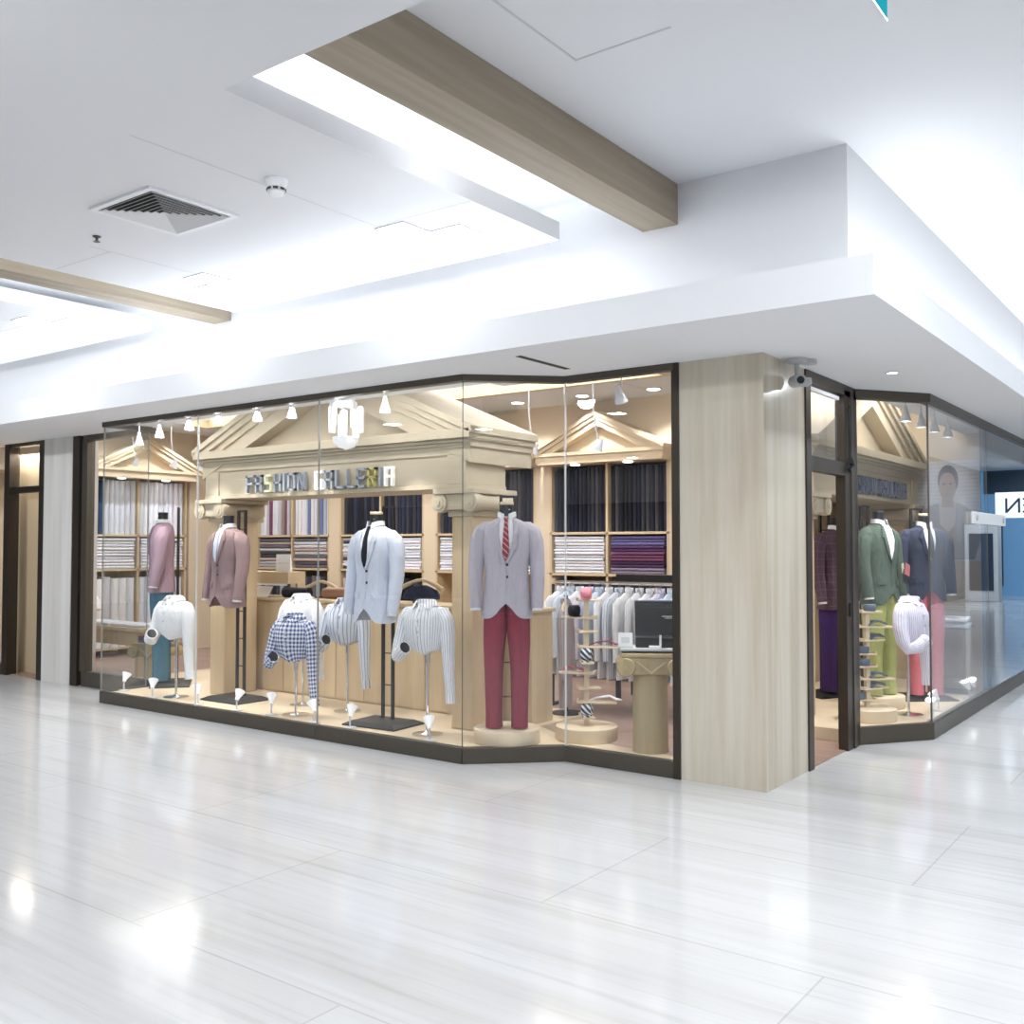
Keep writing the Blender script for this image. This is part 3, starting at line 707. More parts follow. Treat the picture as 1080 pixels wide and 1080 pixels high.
# ------------------------------------------------------------------ half-torso shirt busts on chrome poles
SB = [(-.03, .060, .056, .0), (-.038, .075, .065, .005), (-.05, .130, .085, .008), (-.075, .170, .095, .008), (-.12, .195, .108, .0), (-.20, .196, .118, 0), (-.28, .182, .110, 0), (-.335, .160, .094, .008), (-.362, .146, .084, .012), (-.372, .120, .068, .015), (-.374, .05, .03, .025)]
def bust(label, loc, yaw, H, m, dark=True, kx=.88):
    global KX, JF, DZ
    KX, JF, DZ = kx, 1., 0.
    t = thing('shirt_bust', label, 'shirt bust', loc, yaw)
    b = MB(); b.loft([sellipse(rx, ry, cy, z, zf=(lambda x, y, k=z: (-.035 * max(0, -y / .07) if k > -.045 else 0) - (.030 * math.exp(-(x / .045) ** 2) if k < -.33 else 0))) for z, rx, ry, cy in SB])
    sleeve(b, [(.12, .005, -.09), (.165, .005, -.10), (.20, .0, -.15), (.218, -.005, -.26), (.226, -.012, -.40), (.240, -.02, -.54), (.254, -.02, -.695)], [.045, .058, .064, .062, .054, .046, .040])
    sleeve(b, [(-.12, .005, -.09), (-.165, .005, -.10), (-.20, .0, -.15), (-.222, -.01, -.25), (-.236, -.035, -.35), (-.228, -.075, -.415), (-.165, -.135, -.395), (-.105, -.165, -.350)], [.045, .058, .064, .062, .058, .050, .054, .05])
    sh = shift(b, H).build('shirt', m, t, True)
    c = MB(); collar(c, .074, -.036, .036, pt=.045, gap=60, drop=.022, fl=1.5); shift(c, H).build('collar', m, t, True)
    c = MB(); patch(c, [(-.03, -.016, .016), (-.15, -.016, .016), (-.30, -.014, .014)], SB, .008, .008); pl = shift(c, H).build('placket', m, sh, True)
    for z in (-.07, -.15, -.23):
        y = front_y(0, z, SB); c = MB(); c.tube([(0, y - .012, H + z), (0, y - .004, H + z)], .007, 8); c.build('button', M['greycam'], sh)
    c = MB(); c.tube([(.252, -.02, -.675), (.258, -.02, -.745)], [.043, .044], 16); shift(c, H).build('cuff', m, sh, True)
    c = MB(); c.tube([(-.125, -.157, -.364), (-.088, -.172, -.340)], [.053, .054], 16); shift(c, H).build('cuff', m, sh, True)
    if dark:
        c = MB(); c.tube([(-.0905, -.171, -.3415), (-.084, -.1735, -.3375)], .042, 16); shift(c, H).build('cuff_shade', M['black'], sh)  # black disc paints the shade inside the open cuff
    c = MB(); c.lathe([(.011, 0), (.011, H - .42 + .03)], (0, .03, .012), 12); c.lathe([(.018, H - .47), (.018, H - .39)], (0, .03, 0), 12); c.build('pole', M['chrome'], t, True)
    c = MB(); c.lathe([(.115, 0), (.115, .008), (.03, .016), (.014, .03)], (0, .03, 0), 28); c.build('round_base', M['chrome'], t, True)
    return t
bust('plain white shirt on a chrome pole in front of the teal trousers', (-7.97, 5.50, .10), CA(2), .94, F['white'], kx=1.02)
bust('blue gingham shirt on a chrome pole', (-6.335, 5.52, .10), CA(12), .84, F['plaid'])
bust('pale shirt half hidden behind the gingham shirt', (-6.68, 5.90, .10), CA(8), .98, F['white'], False)
bust('blue-grey striped shirt on a chrome pole beside the gingham shirt', (-6.12, 5.90, .10), CA(10), .96, F['strg'])
bust('fine striped white shirt on a chrome pole near the glass corner', (-4.89, 5.53, .10), CA(11), 1.0, F['strw'])
bust('lilac striped shirt on a chrome pole behind the angled glass', (-2.22, 8.58, .10), CA(78), .98, F['strp'], False)

# ------------------------------------------------------------------ uplights and pendants
def uplight(label, loc, yaw, tilt, group):
    t = thing('uplight', label, 'spotlight', loc, yaw, group)
    c = MB(); c.lathe([(.05, 0), (.05, .008), (.012, .014)], n=20); c.build('base', M['lampwhite'], t, True)
    c = MB(); c.lathe([(.007, .01), (.007, .10)], n=10); c.build('stem', M['lampwhite'], t, True)
    c = MB(); c.lathe([(.016, 0), (.020, .025), (.042, .075), (.045, .085), (.040, .085), (.0, .05)], n=20)
    h = c.build('lamp_head', M['lampglass'], t, True); h.location = (0, 0, .09); h.rotation_euler = (tilt, 0, 0)
    c = MB(); c.lathe([(.036, .078), (.0, .079)], n=16); c.build('bulb', M['lit'], h)
    return t
ups = [((-8.74, 5.48), 'below the mauve jacket by the bay side glass'), ((-8.12, 5.38), 'at the foot of the plain white shirt'), ((-7.46, 5.40), 'beside the glass joint left of the rose-brown stand'),
       ((-6.92, 5.40), 'in front of the rose-brown jacket stand'), ((-6.52, 5.44), 'left of the gingham shirt pole'), ((-5.95, 5.40), 'below the cuff of the gingham shirt'),
       ((-5.55, 5.40), 'in front of the ice-blue jacket stand'), ((-4.72, 5.38), 'at the foot of the fine striped shirt'),
       ((-2.03, 8.48), 'near the lilac striped shirt pole'), ((-2.10, 8.95), 'against the corridor glass below the folded shirts'), ((-2.03, 9.80), 'near the end of the corridor glass'), ((-2.03, 10.02), 'last one along the corridor glass')]
for i, ((x, y), wh) in enumerate(ups):
    uplight('small white uplight ' + wh, (x, y, .10), (.3 if y < 7 else 1.9) + (i % 3) * .5, -.5 - .12 * (i % 2), 'white uplights in the window')
def pendant(label, loc, ztop, group, tilt=0, yaw=0, drop=None):
    """cone lamp on a cord; loc = lamp bottom centre"""
    t = thing('pendant_spotlight', label, 'pendant lamp', loc, yaw, group)
    c = MB(); c.tube([(0, 0, .11), (0, 0, ztop - loc[2])], .005, 8); c.build('cord', M['greycam'], t)
    c = MB(); c.lathe([(.014, .125), (.016, .10), (.024, .075), (.044, .012), (.046, 0), (.042, 0), (.018, .06)], n=20); s = c.build('shade', M['lampwhite'], t, True)
    c = MB(); c.lathe([(.036, .006), (.0, .007)], n=16); c.build('bulb', M['lit'], s)
    s.rotation_euler = (tilt, 0, 0)
    c = MB(); c.lathe([(.03, 0), (.03, -.012)], (0, 0, ztop - loc[2]), 14); c.build('ceiling_cap', M['lampwhite'], t)
    return t
pend = [(-8.49, 2.47, 'at the bay corner'), (-8.16, 2.52, 'above the mauve jacket'), (-7.70, 2.56, 'above the plain white shirt'), (-7.27, 2.59, 'above the rose-brown jacket'),
        (-6.74, 2.57, 'left of the F of the lettering'), (-6.30, 2.56, 'above the S of the lettering'), (-5.24, 2.52, 'right of the chandelier'), (-3.40, 2.49, 'above the tie stand'), (-2.99, 2.43, 'beside the marble pillar')]
for x, z, wh in pend:
    pendant('white cone lamp inside the front glass ' + wh, (x, 5.45 if x < -4 else 5.93 if x > -3.2 else 5.86, z), 2.70 if x < -4 else 3.14, 'cone lamps inside the front glass', 0 if x != -3.40 else .5)
for y, wh in ((8.2, 'nearest the angled pane'), (8.68, 'second from the angled pane'), (9.12, 'third from the angled pane'), (9.62, 'farthest from the angled pane')):
    pendant('small white cone lamp inside the corridor glass, ' + wh, (-2.14, y, 2.50), 2.70, 'cone lamps inside the corridor glass')
# track spots on long drop cords
def drop_spot(label, loc, ztop, yaw):
    t = thing('drop_spotlight', label, 'spotlight', loc, yaw, 'spotlights on long drop cords')
    c = MB(); c.box(-.05, .05, -.05, .05, ztop - loc[2] - .05, ztop - loc[2]); c.build('track_adapter', M['lampwhite'], t)
    c = MB(); c.tube([(-.03, 0, ztop - loc[2] - .04), (-.03, 0, .35), (-.01, 0, .18), (.01, 0, .09)], .006, 8); c.build('drop_rod', M['lampwhite'], t)
    c = MB(); c.lathe([(.014, .1), (.02, .08), (.05, 0), (.046, 0), (.01, .07)], n=18); h = c.build('lamp_head', M['lampwhite'], t, True); h.rotation_euler = (0, .45, 0)
    c = MB(); c.lathe([(.04, .006), (0, .007)], n=16); c.build('bulb', M['lit'], h)
    return t
for x, y, z, wh in ((-4.96, 7.0, 2.31, 'beside the portal above the grey jacket'), (-4.30, 7.0, 2.30, 'before the small pediment over the shirt rack'), (-10.2, 7.0, 2.44, 'before the pediment above the white shirting'),
                    (-9.66, 7.0, 2.39, 'beside the lower roof end of the portal'), (-11.0, 7.0, 2.50, 'by the reflecting bay side glass')):
    drop_spot('white spotlight on drop cord ' + wh, (x, y, z), 3.23, .4)
# chandelier of white glass tubes in the window
t = thing('chandelier', 'white glass tube chandelier hanging above the sign lettering', 'chandelier', (-5.72, 5.50, 2.34))
c = MB(); c.lathe([(.07, .36), (.075, .33), (.07, .27), (.02, .26)], n=20); c.build('canopy', M['lampwhite'], t, True)
for k in range(7):
    a = 2 * PI * k / 7; r = .115 if k else .0
    x, y = .115 * math.cos(a), .115 * math.sin(a); z0 = .02 + .05 * (k % 3)
    c = MB(); c.lathe([(.026, z0), (.028, z0 + .02), (.028, z0 + .20), (.012, z0 + .215)], (x, y, 0), 14); c.build('glass_tube', M['lampglass'], t, True)
c = MB(); c.lathe([(.0, -.07), (.07, -.05), (.10, -.005), (.105, .03), (.095, .03), (.05, -.03)], (0, 0, 0), 20); c.build('bowl', M['lampglass'], t, True)
c = MB(); c.lathe([(.02, -.04), (.02, .27)], n=10); c.build('stem', M['chrome'], t)
c = MB(); c.lathe([(.05, -.0), (.05, .03)], n=14); c.build('bulb', M['lit'], t)

# ------------------------------------------------------------------ counter and what stands on it
ct = thing('counter', 'long pale wood counter between the portal columns', 'counter', (0, 0, .10))
bx('body', -8.30, -4.49, 6.33, 6.62, 0, .875, M['wood'], ct, .004)
for k in range(9): bx('panel', -7.76 + k * .362, -7.76 + k * .362 + .352, 6.315, 6.33, .02, .86, M['wood'], ct)
MB().box(-8.32, -4.47, 6.30, 6.64, .875, .905).build('top', M['wood_h'], ct, bevel=.004)
h = thing('desk_hutch', 'pale wood desk hutch standing on the counter', 'hutch', (-7.80, 6.40, 1.006))
bx('top_board', -.34, .36, .0, .22, .13, .245, M['wood_h'], h, .003)
for x in (-.34, .33): bx('side_panel', x, x + .03, .12, .22, 0, .13, M['wood'], h)
bx('rail', -.31, .33, .0, .02, .11, .13, M['plastic'], h)
def small(name, label, cat, x0, x1, y0, y1, z0, z1, m, rot=0, group=None, bevel=0):
    cx, cy = (x0 + x1) / 2, (y0 + y1) / 2
    o = MB().box(x0 - cx, x1 - cx, y0 - cy, y1 - cy, 0, z1 - z0).build(name, m, bevel=bevel); o.location = (cx, cy, z0); o.rotation_euler = (0, 0, rot); return tag(o, label, cat, group)
t = thing('card_holder', 'white price card standing on top of the desk hutch', 'card', (-7.62, 6.50, 1.252), .35)
MB().prism([(-.02, 0), (.03, 0), (-.002, .17), (-.008, .17)], -.08, .08, 'x').build('card', M['paper'], t)
bx('print_line', -.05, .05, -.021, -.012, .075, .085, M['vent'], t)
o = MB().prism([(0, 0), (.008, 0), (.075, .10), (.067, .10)], -.115, .115, 'x').build('order_sheet', M['paper']); o.location = (-7.78, 6.335, 1.006); tag(o, 'white order sheet propped on the counter beside the black roll', 'paper')
o = MB().tube([(-.17, 0, .05), (.17, 0, .05)], .05, 16).build('cloth_roll', F['tieblack'], smooth=True); o.location = (-7.30, 6.39, 1.006); tag(o, 'black roll of cloth lying on the counter by the order sheet', 'roll')
o = MB().tube([(-.14, 0, .05), (-.1, 0, .052), (.1, 0, .052), (.14, 0, .05)], [.045, .055, .055, .045], 16).build('leather_roll', M['leather'], smooth=True); o.location = (-6.88, 6.50, 1.006); o.rotation_euler = (0, 0, .15); tag(o, 'brown leather roll on the counter left of the ice-blue jacket', 'leather roll')
def hanger(mb, w=.21, z=0, th=.014):
    mb.tube([(-w, -.02, z - .085), (-w * .7, 0, z - .05), (-.06, 0, z - .012), (0, 0, z), (.06, 0, z - .012), (w * .7, 0, z - .05), (w, -.02, z - .085)], [(.016, .022), (.014, .02), (.010, .016), (.012, .016), (.010, .016), (.014, .02), (.016, .022)], 10)
def hook(mb, z): mb.tube([(0, 0, z), (0, 0, z + .04), (.018, 0, z + .058), (.030, 0, z + .045), (.026, 0, z + .03)], .003, 6)
def hung(name, label, cat, loc, yaw, m, hm, length, group=None, ww=True, w=.20):
    t = thing(name, label, cat, loc, yaw, group)
    c = MB(); hanger(c, w * (.80 if ww else 1.02), -.028 if ww else 0); c.build('hanger', hm, t, True)
    c = MB(); hook(c, .01); c.build('hook', M['chrome'], t)
    g = MB()
    R = [(-.012, .05, .035, 0), (-.03, .10, .045, 0), (-.07, w * .85, .06, 0), (-.10, w + .01, .062, 0), (-.2, w + .01, .07, 0), (-.5, w + .005, .06, 0), (-length, w + .015, .055, 0)]
    g.loft([sellipse(rx, ry, cy, z, 24) for z, rx, ry, cy in R])
    for s in (-1, 1): g.tube([(s * (w - .04), 0, -.09), (s * (w + .01), 0, -.13), (s * (w + .035), -.01, -.3), (s * (w + .045), -.025, -.62)], [.045, .055, .05, .042], 12)
    b = g.build('garment', m, t, True)
    c = MB(); collar(c, .055, -.02, .04); c.build('collar', m, t, True)
    return t
t = thing('jacket_hanger', 'broad wooden jacket hanger on a stand behind the fine striped shirt', 'hanger', (-5.80, 6.50, 1.006), .25)
c = MB(); hanger(c, .22, .20); c.build('hanger', M['wood_h'], t, True)
c = MB(); c.tube([(0, 0, .19), (0, 0, .0)], .008).lathe([(.08, 0), (.08, .012)], n=20); c.build('stand', M['matteblack'], t)
c = MB(); c.loft([sellipse(rx, .05, 0, z, 20) for z, rx in ((.15, .05), (.11, .15), (.07, .18), (.03, .18))]); c.build('vest', F['navy'], t, True)
t = thing('jacket_hanger', 'wooden jacket hanger leaning on the counter behind the gingham shirt', 'hanger', (-7.12, 6.54, 1.131), .4)
c = MB(); hanger(c, .19, .03); c.build('hanger', M['wood_h'], t, True)
c = MB(); c.tube([(0, 0, .02), (0, 0, -.12)], .008).lathe([(.07, -.124), (.07, -.112)], n=20); c.build('stand', M['matteblack'], t)

# ------------------------------------------------------------------ shirt rack and striped jacket
RX0, RX1, RY = -5.25, -4.28, 7.75
t = thing('clothes_rack', 'dark metal clothes rail holding the row of white shirts', 'clothes rack', (0, 0, .006))
c = MB(); c.tube([(RX0, RY, 1.16), (RX1 + .7, RY, 1.16)], .014); c.build('rail', M['chrome'], t)
for x in (RX0, RX1 + .7):
    c = MB(); c.tube([(x, RY, 0), (x, RY, 1.17)], .014); c.build('upright', M['matteblack'], t)
    c = MB(); c.box(x - .02, x + .02, RY - .25, RY + .25, 0, .025); c.build('foot', M['matteblack'], t)
c = MB(); c.lathe([(.03, 0), (.03, .05)], (RX0, RY, 1.14), 14); c.build('end_knob', M['wood'], t)
sm = [F['white'], F['bluewhite'], F['white'], F['strp'], F['bluewhite'], F['white'], F['strg'], F['white'], F['strw'], F['white'], F['strp'], F['bluewhite'], F['white']]
proto = None
for k, m in enumerate(sm):
    x = RX0 + .09 + k * .105
    if proto is None:
        t = proto = hung('hanging_shirt', 'pale shirt on a black hanger, one of the row on the rail', 'shirt', (x, RY, 1.103), PI / 2, m, M['black'], .78, 'pale shirts hanging on the rail')
        for ch in t.children:
            if ch.name.startswith(('garment', 'collar')): ch.material_slots[0].link = 'OBJECT'
    else:
        t = copy_tree(proto); t.location = (x, RY, 1.103); t.rotation_euler = (0, 0, PI / 2 + random.uniform(-.06, .06))
    t.scale = (1, .55, 1)
    for ch in t.children:
        if ch.name.startswith(('garment', 'collar')): ch.material_slots[0].link = 'OBJECT'; ch.material_slots[0].material = m
hung('hanging_jacket', 'taupe striped jacket on a wooden hanger at the counter end', 'jacket', (-4.55, 6.90, 1.04), 2.0, F['suitstr'], M['wood_h'], .86, ww=False).scale = (1, .75, 1)
t = thing('coat_stand', 'thin black stand carrying the taupe striped jacket', 'stand', (-4.57, 6.955, .10))
c = MB(); c.tube([(0, 0, .01), (0, 0, .985), (0.0, -.04, .985)], .008); c.build('pole', M['matteblack'], t)
c = MB(); c.lathe([(.13, 0), (.13, .012)], n=24); c.build('base', M['matteblack'], t)
# low dark console under the shelf with black boxes
t = thing('console_table', 'black console table with pierced edge behind the shirt rack', 'table', (-4.35, 8.6, .006))
bx('top', -.65, .65, -.2, .2, 1.10, 1.16, M['black'], t)
for x in (-.6, .6):
    for y in (-.15, .15): bx('leg', x - .02, x + .02, y - .02, y + .02, 0, 1.10, M['black'], t)
MB().box(-.6, .6, -.19, -.17, 1.16, 1.22).build('gallery_rail', M['black'], t)

# ------------------------------------------------------------------ tie trees
def tie_tree(label, loc, yaw, H, arms):
    t = thing('tie_stand', label, 'display stand', loc, yaw)
    c = MB(); c.lathe([(.222, 0), (.226, .006), (.226, .095), (.22, .10)], n=40); c.build('disc_base', M['woodpale'], t, True)
    c = MB(); c.box(-.018, .018, -.018, .018, .09, H); c.build('post', M['woodpale'], t)
    for z, a, ln in arms:
        c = MB(); c.box(-.07, ln, -.045, .045, 0, .014).box(-.07, -.055, -.045, .045, .014, .028); o = c.build('arm', M['woodpale'], t, bevel=.003); o.location = (0, 0, z); o.rotation_euler = (0, 0, a)
    return t
AR = [(1.0, .1, .10), (.87, 2.6, .19), (.77, .3, .08), (.66, -.15, .24), (.55, -1.5, .10), (.47, 2.9, .2), (.36, .2, .10), (.26, -.1, .22), (.155, -1.4, .08)]
TT = (-3.86, 6.13, .10)
tie_tree('wooden tie stand with stepped arms on a round disc base', TT, .62, 1.0, AR)
def at_arm(k, r, base=TT, yaw=.62, arms=AR):
    z, a, ln = arms[k]; a += yaw; return (base[0] + r * math.cos(a), base[1] + r * math.sin(a), base[2] + z + .015)
def rolled_tie(label, loc, yaw, m, r=.042, ln=.075):
    c = MB(); c.tube([(-ln / 2, 0, r), (-ln / 2 + .006, 0, r), (ln / 2 - .006, 0, r), (ln / 2, 0, r)], [r * .86, r, r, r * .86], 18)
    c.box(-.02, .035, -r * 1.5, 0, 0, .008)
    o = c.build('rolled_tie', m, smooth=True); o.location = loc; o.rotation_euler = (0, 0, yaw); return tag(o, label, 'tie')
rolled_tie('pink rolled tie on the top arm of the tie stand', at_arm(0, .0), .4, F['pinktie'])
rolled_tie('black rolled tie on the second arm of the tie stand', at_arm(1, .10), .9, F['tieblack'])
rolled_tie('navy striped rolled tie halfway down the tie stand', at_arm(4, .02), .3, F['tiestripe'], .05)
rolled_tie('grey striped rolled tie on the lowest arm of the tie stand', at_arm(8, .02), .3, F['tiestripe'], .045)
def flat_tie(label, loc, yaw, m, ln=.30):
    c = MB(); P = [(0, .012, .0), (.05, .02, .02), (.15, .032, .035), (ln * .8, .042, .012), (ln, .0, .006)]
    c.loft([[(x, -w_, z), (x, w_ + .001, z), (x, w_ + .001, z + .008), (x, -w_, z + .008)] for x, w_, z in P])
    o = c.build('folded_tie', m); o.location = loc; o.rotation_euler = (0, 0, yaw); return tag(o, label, 'tie')
flat_tie('plum tie draped along the fourth arm of the tie stand', at_arm(3, .02), .45, F['plumtie'], .24)
flat_tie('red tie draped along the sixth arm of the tie stand', at_arm(5, .0), .62 + 2.9, F['tiered'], .2)
flat_tie('white tie draped along the lower arm of the tie stand', at_arm(7, .02), .5, F['white'], .24)
AR2 = [(.86, 0, .12), (.74, -.3, .2), (.63, .2, .16), (.52, 2.8, .16), (.42, 3.2, .12), (.32, -.2, .22), (.24, .2, .2), (.15, 2.9, .16)]
T2 = (-2.46, 8.17, .10)
tie_tree('wooden accessory stand with stepped arms behind the angled glass', T2, .9, .86, AR2)
for k, (lb, cat) in enumerate((('grey-blue rolled belt on the top arm', 'belt'), ('dark slate wallet on the second arm', 'wallet'), ('open slate wallet on the third arm', 'wallet'), ('grey-blue rolled belt on the fourth arm', 'belt'),
                               ('dark rolled belt on the fifth arm', 'belt'), ('curved slate pouch on the sixth arm', 'wallet'), ('folded slate wallet on the seventh arm', 'wallet'), ('small slate roll on the lowest arm', 'belt'))):
    p = at_arm(k, .07 if k not in (0, 3, 4) else .03, T2, .9, AR2)
    c = MB()
    if cat == 'belt': c.lathe([(.048, 0), (.05, .004), (.05, .05), (.046, .054)], n=20)
    else: c.loft([[(x, -.05, z), (x, .05, z), (x, .05, z + .012), (x, -.05, z + .012)] for x, z in ((-.06, .0), (-.02, .03), (.03, .035), (.08, .012))])
    o = c.build('rolled_belt' if cat == 'belt' else 'wallet', M['blueleather'], smooth=cat == 'belt'); o.location = p; o.rotation_euler = (0, 0, .9 + AR2[k][1]); tag(o, lb + ' of the accessory stand', cat)

# ------------------------------------------------------------------ ionic pedestals
def pedestal(label, loc, yaw, H, k=1.):
    t = thing('ionic_pedestal', label, 'pedestal', loc, yaw)
    c = MB(); c.lathe([(.125, 0), (.125, .02), (.122, .03), (.118, H - .15)], n=36); c.build('column_shaft', M['pedwood'], t, True)
    c = MB(); c.box(-.20, .20, -.15, .15, H - .04, H - .012).box(-.185, .185, -.14, .14, H - .155, H - .04)
    cp = c.build('capital', M['pedwood'], t, bevel=.006)
    for s in (-1, 1):
        n = 22; v = MB()
        v.loft([[(s * .17 + r * math.cos(2 * PI * i / n), y, H - .105 + r * math.sin(2 * PI * i / n)) for i in range(n)] for y, r in ((-.165, .058), (-.155, .064), (-.08, .05), (0, .046), (.08, .05), (.155, .064), (.165, .058))])
        v.loft([[(s * .17 + r * math.cos(2 * PI * i / n), y, H - .105 + r * math.sin(2 * PI * i / n)) for i in range(n)] for y, r in ((-.176, .020), (-.16, .022))])
        v.build('scroll', M['pedwood'], cp, True)
    v = MB(); v.prism([(-.10, H - .07), (-.085, H - .07), (0, H - .135), (.085, H - .07), (.10, H - .07), (0, H - .15)], -.148, -.138, 'y'); v.build('carving', M['wood'], cp)
    return t
pedestal('ionic column pedestal carrying the black jewellery case', (-3.28, 6.03, .10), .55, .69)
o = tag(bx('glass_slab', -.21, .23, -.15, .16, .002, .016, M['greycam']), 'grey glass slab lying on the jewellery pedestal', 'glass slab'); o.location = (-3.28, 6.04, .792); o.rotation_euler = (0, 0, .55)
t = thing('jewellery_case', 'open black jewellery case on the ionic pedestal', 'jewellery case', (-3.24, 6.10, .809), .55)
bx('tray', -.17, .20, -.10, .10, 0, .07, M['black'], t, .004)
o = bx('lid', -.17, .20, 0, .02, 0, .26, M['black'], t, .004); o.location = (0, .07, .05); o.rotation_euler = (-.12, 0, 0)
bx('lid_edge', -.17, .20, -.001, .021, .255, .263, M['blueleather'], o)
bx('print_line', .02, .11, -.003, .0, .15, .154, M['vent'], o); bx('print_line', .04, .09, -.003, .0, .138, .141, M['vent'], o)
t = thing('cufflink_stand', 'white angled cufflink stand in front of the black case', 'stand', (-3.19, 5.955, .809), .55)
bx('foot', -.05, .03, -.02, .02, 0, .018, M['paper'], t); bx('upright', .02, .032, -.02, .02, .018, .09, M['paper'], t)
t = thing('price_card', 'small framed price card on the pedestal edge', 'card', (-3.40, 5.90, .809), .55)
bx('card', -.05, .05, 0, .006, 0, .10, M['paper'], t); bx('print', -.028, .028, -.002, .0, .03, .07, M['vent'], t); bx('foot', -.05, .05, -.02, .03, -.001, .004, M['acrylic'], t)

pedestal('low ionic pedestal behind the bay side glass', (-9.24, 6.16, .10), .35, .40)
for k in range(3):
    small('folded_cloth', ['lowest', 'middle', 'topmost'][k] + ' plum cloth folded on the low ionic pedestal', 'folded cloth', -9.39, -9.09, 6.06, 6.26, .491 + .023 * k, .512 + .023 * k, PURPS[k], .35, None, .004)
# display table with folded shirts and a bust, seen through the recessed pane
t = thing('display_table', 'pale wood display table of folded shirts behind the recessed pane', 'table', (0, 0, .006))
bx('top', -11.75, -9.60, 6.20, 6.75, .56, .60, M['wood_h'], t, .003); bx('apron', -11.7, -9.65, 6.24, 6.71, .40, .56, M['wood'], t)
for x in (-11.65, -9.72):
    for y in (6.27, 6.65): bx('leg', x - .03, x + .03, y - .03, y + .03, 0, .40, M['wood'], t)
for k, x in enumerate((-10.75, -10.45, -10.12, -9.82)):
    small('folded_shirt', ['white', 'pale blue', 'lilac', 'grey'][k] + ' folded shirt on the display table', 'shirt', x - .12, x + .12, 6.24, 6.52, .607, .64, [F['white'], F['bluewhite'], F['strp'], PALES[3]][k], .1 * k, None, .012)
t = thing('counter_bust', 'white polo shirt on a bust behind the recessed pane', 'shirt bust', (-11.35, 6.60, .607), .3)
KX, JF, DZ = .72, 1., 0.
c = MB(); c.loft([sellipse(rx, ry, cy, z) for z, rx, ry, cy in SB[:7]] + [sellipse(.17, .10, 0, -.36)])
for q in (-1, 1): c.tube([(q * .15, 0, -.09), (q * .20, 0, -.14), (q * .225, -.01, -.24)], [.05, .062, .066], 14)
b = shift(c, .36).build('shirt', F['white'], t, True)
c = MB(); collar(c, .074, -.036, .036, pt=.045, gap=60, drop=.022, fl=1.5); shift(c, .36).build('collar', F['white'], t, True)
KX = 1.

# ------------------------------------------------------------------ right window: folded shirts on a clear stand, poster
t = thing('acrylic_stand', 'clear acrylic stand under the folded white shirts', 'stand', (-2.25, 10.20, .10), .1)
bx('upright', -.10, .10, -.12, .12, .012, .62, M['acrylic'], t); bx('top_plate', -.17, .17, -.26, .26, .62, .632, M['acrylic'], t); bx('foot', -.14, .14, -.16, .16, 0, .012, M['acrylic'], t)
for k in range(2):
    t = thing('folded_shirt', ['lower', 'upper'][k] + ' folded white shirt on the clear acrylic stand', 'shirt', (-2.25, 10.20 - .03 * k, .733 + .054 * k), .1)
    c = MB(); c.box(-.15, .15, -.22, .22, 0, .03); c.build('body', F['white'], t, bevel=.012)
    c = MB(); c.prism([(-.10, .031), (.10, .031), (.06, .05), (-.06, .05)], -.20, -.12, 'y'); c.build('collar', F['strp'], t)
po = thing('wall_poster', 'fashion poster of a dark haired person in a grey suit, arms crossed', 'poster', (-2.75, 11.285, 1.34))
bx('sheet', -.75, .78, -.004, 0, 0, 1.08, M['posterbg'], po)
def poly(name, pts, y, m, sm=0): return MB().prism(pts, y - .002, y, 'y').build(name, m, po)
def ell(cx, cz, rx, rz, n=24): return [(cx + rx * math.cos(2 * PI * i / n), cz + rz * math.sin(2 * PI * i / n)) for i in range(n)]
X = .23
poly('figure_jacket', [(X - .34, .02), (X - .36, .26), (X - .30, .52), (X - .13, .62), (X + .13, .62), (X + .28, .50), (X + .33, .26), (X + .26, .02)], -.005, M['suitp'])
poly('figure_shirt', [(X - .09, .63), (X + .09, .63), (X + .07, .40), (X, .30), (X - .08, .40)], -.007, M['shirtp'])
poly('figure_arm', [(X - .30, .20), (X - .10, .32), (X + .22, .28), (X + .28, .20), (X + .02, .13), (X - .24, .11)], -.009, M['suitp'])
poly('figure_hand', ell(X - .02, .26, .08, .06), -.011, M['skin'])
poly('figure_hair', ell(X + .005, .87, .105, .165), -.007, M['hair'])
poly('figure_neck', [(X - .06, .58), (X + .06, .58), (X + .055, .72), (X - .055, .72)], -.0085, M['skin'])
poly('figure_face', ell(X, .80, .085, .155), -.010, M['skin'])
for s_ in (-1, 1): poly('figure_eye', ell(X + s_ * .034, .83, .017, .010), -.012, M['hair'])
poly('figure_mouth', ell(X, .715, .03, .008), -.012, M['suitp']); poly('figure_nose', [(X - .013, .765), (X + .013, .765), (X, .82)], -.012, M['suitp'])
text_mesh('poster_text', 'ZO', .10, M['postertext'], po, Matrix.Translation((X - .05, -.012, .06)) @ Matrix.Rotation(PI / 2, 4, 'X'), .001)
t = thing('reflection_bar', 'white bar with two round studs standing in for a reflection at the corridor glass joint', 'reflection bar', (-1.945, 10.33, 1.76))  # solid bar put where a sign reflects in the glass
bx('bar', 0, .02, -.75, .75, -.055, .055, M['plastic'], t, .004)
for y in (-.62, .62): MB().tube([(.018, y, 0), (.03, y, 0)], .028, 16).build('stud', M['greycam'], t)

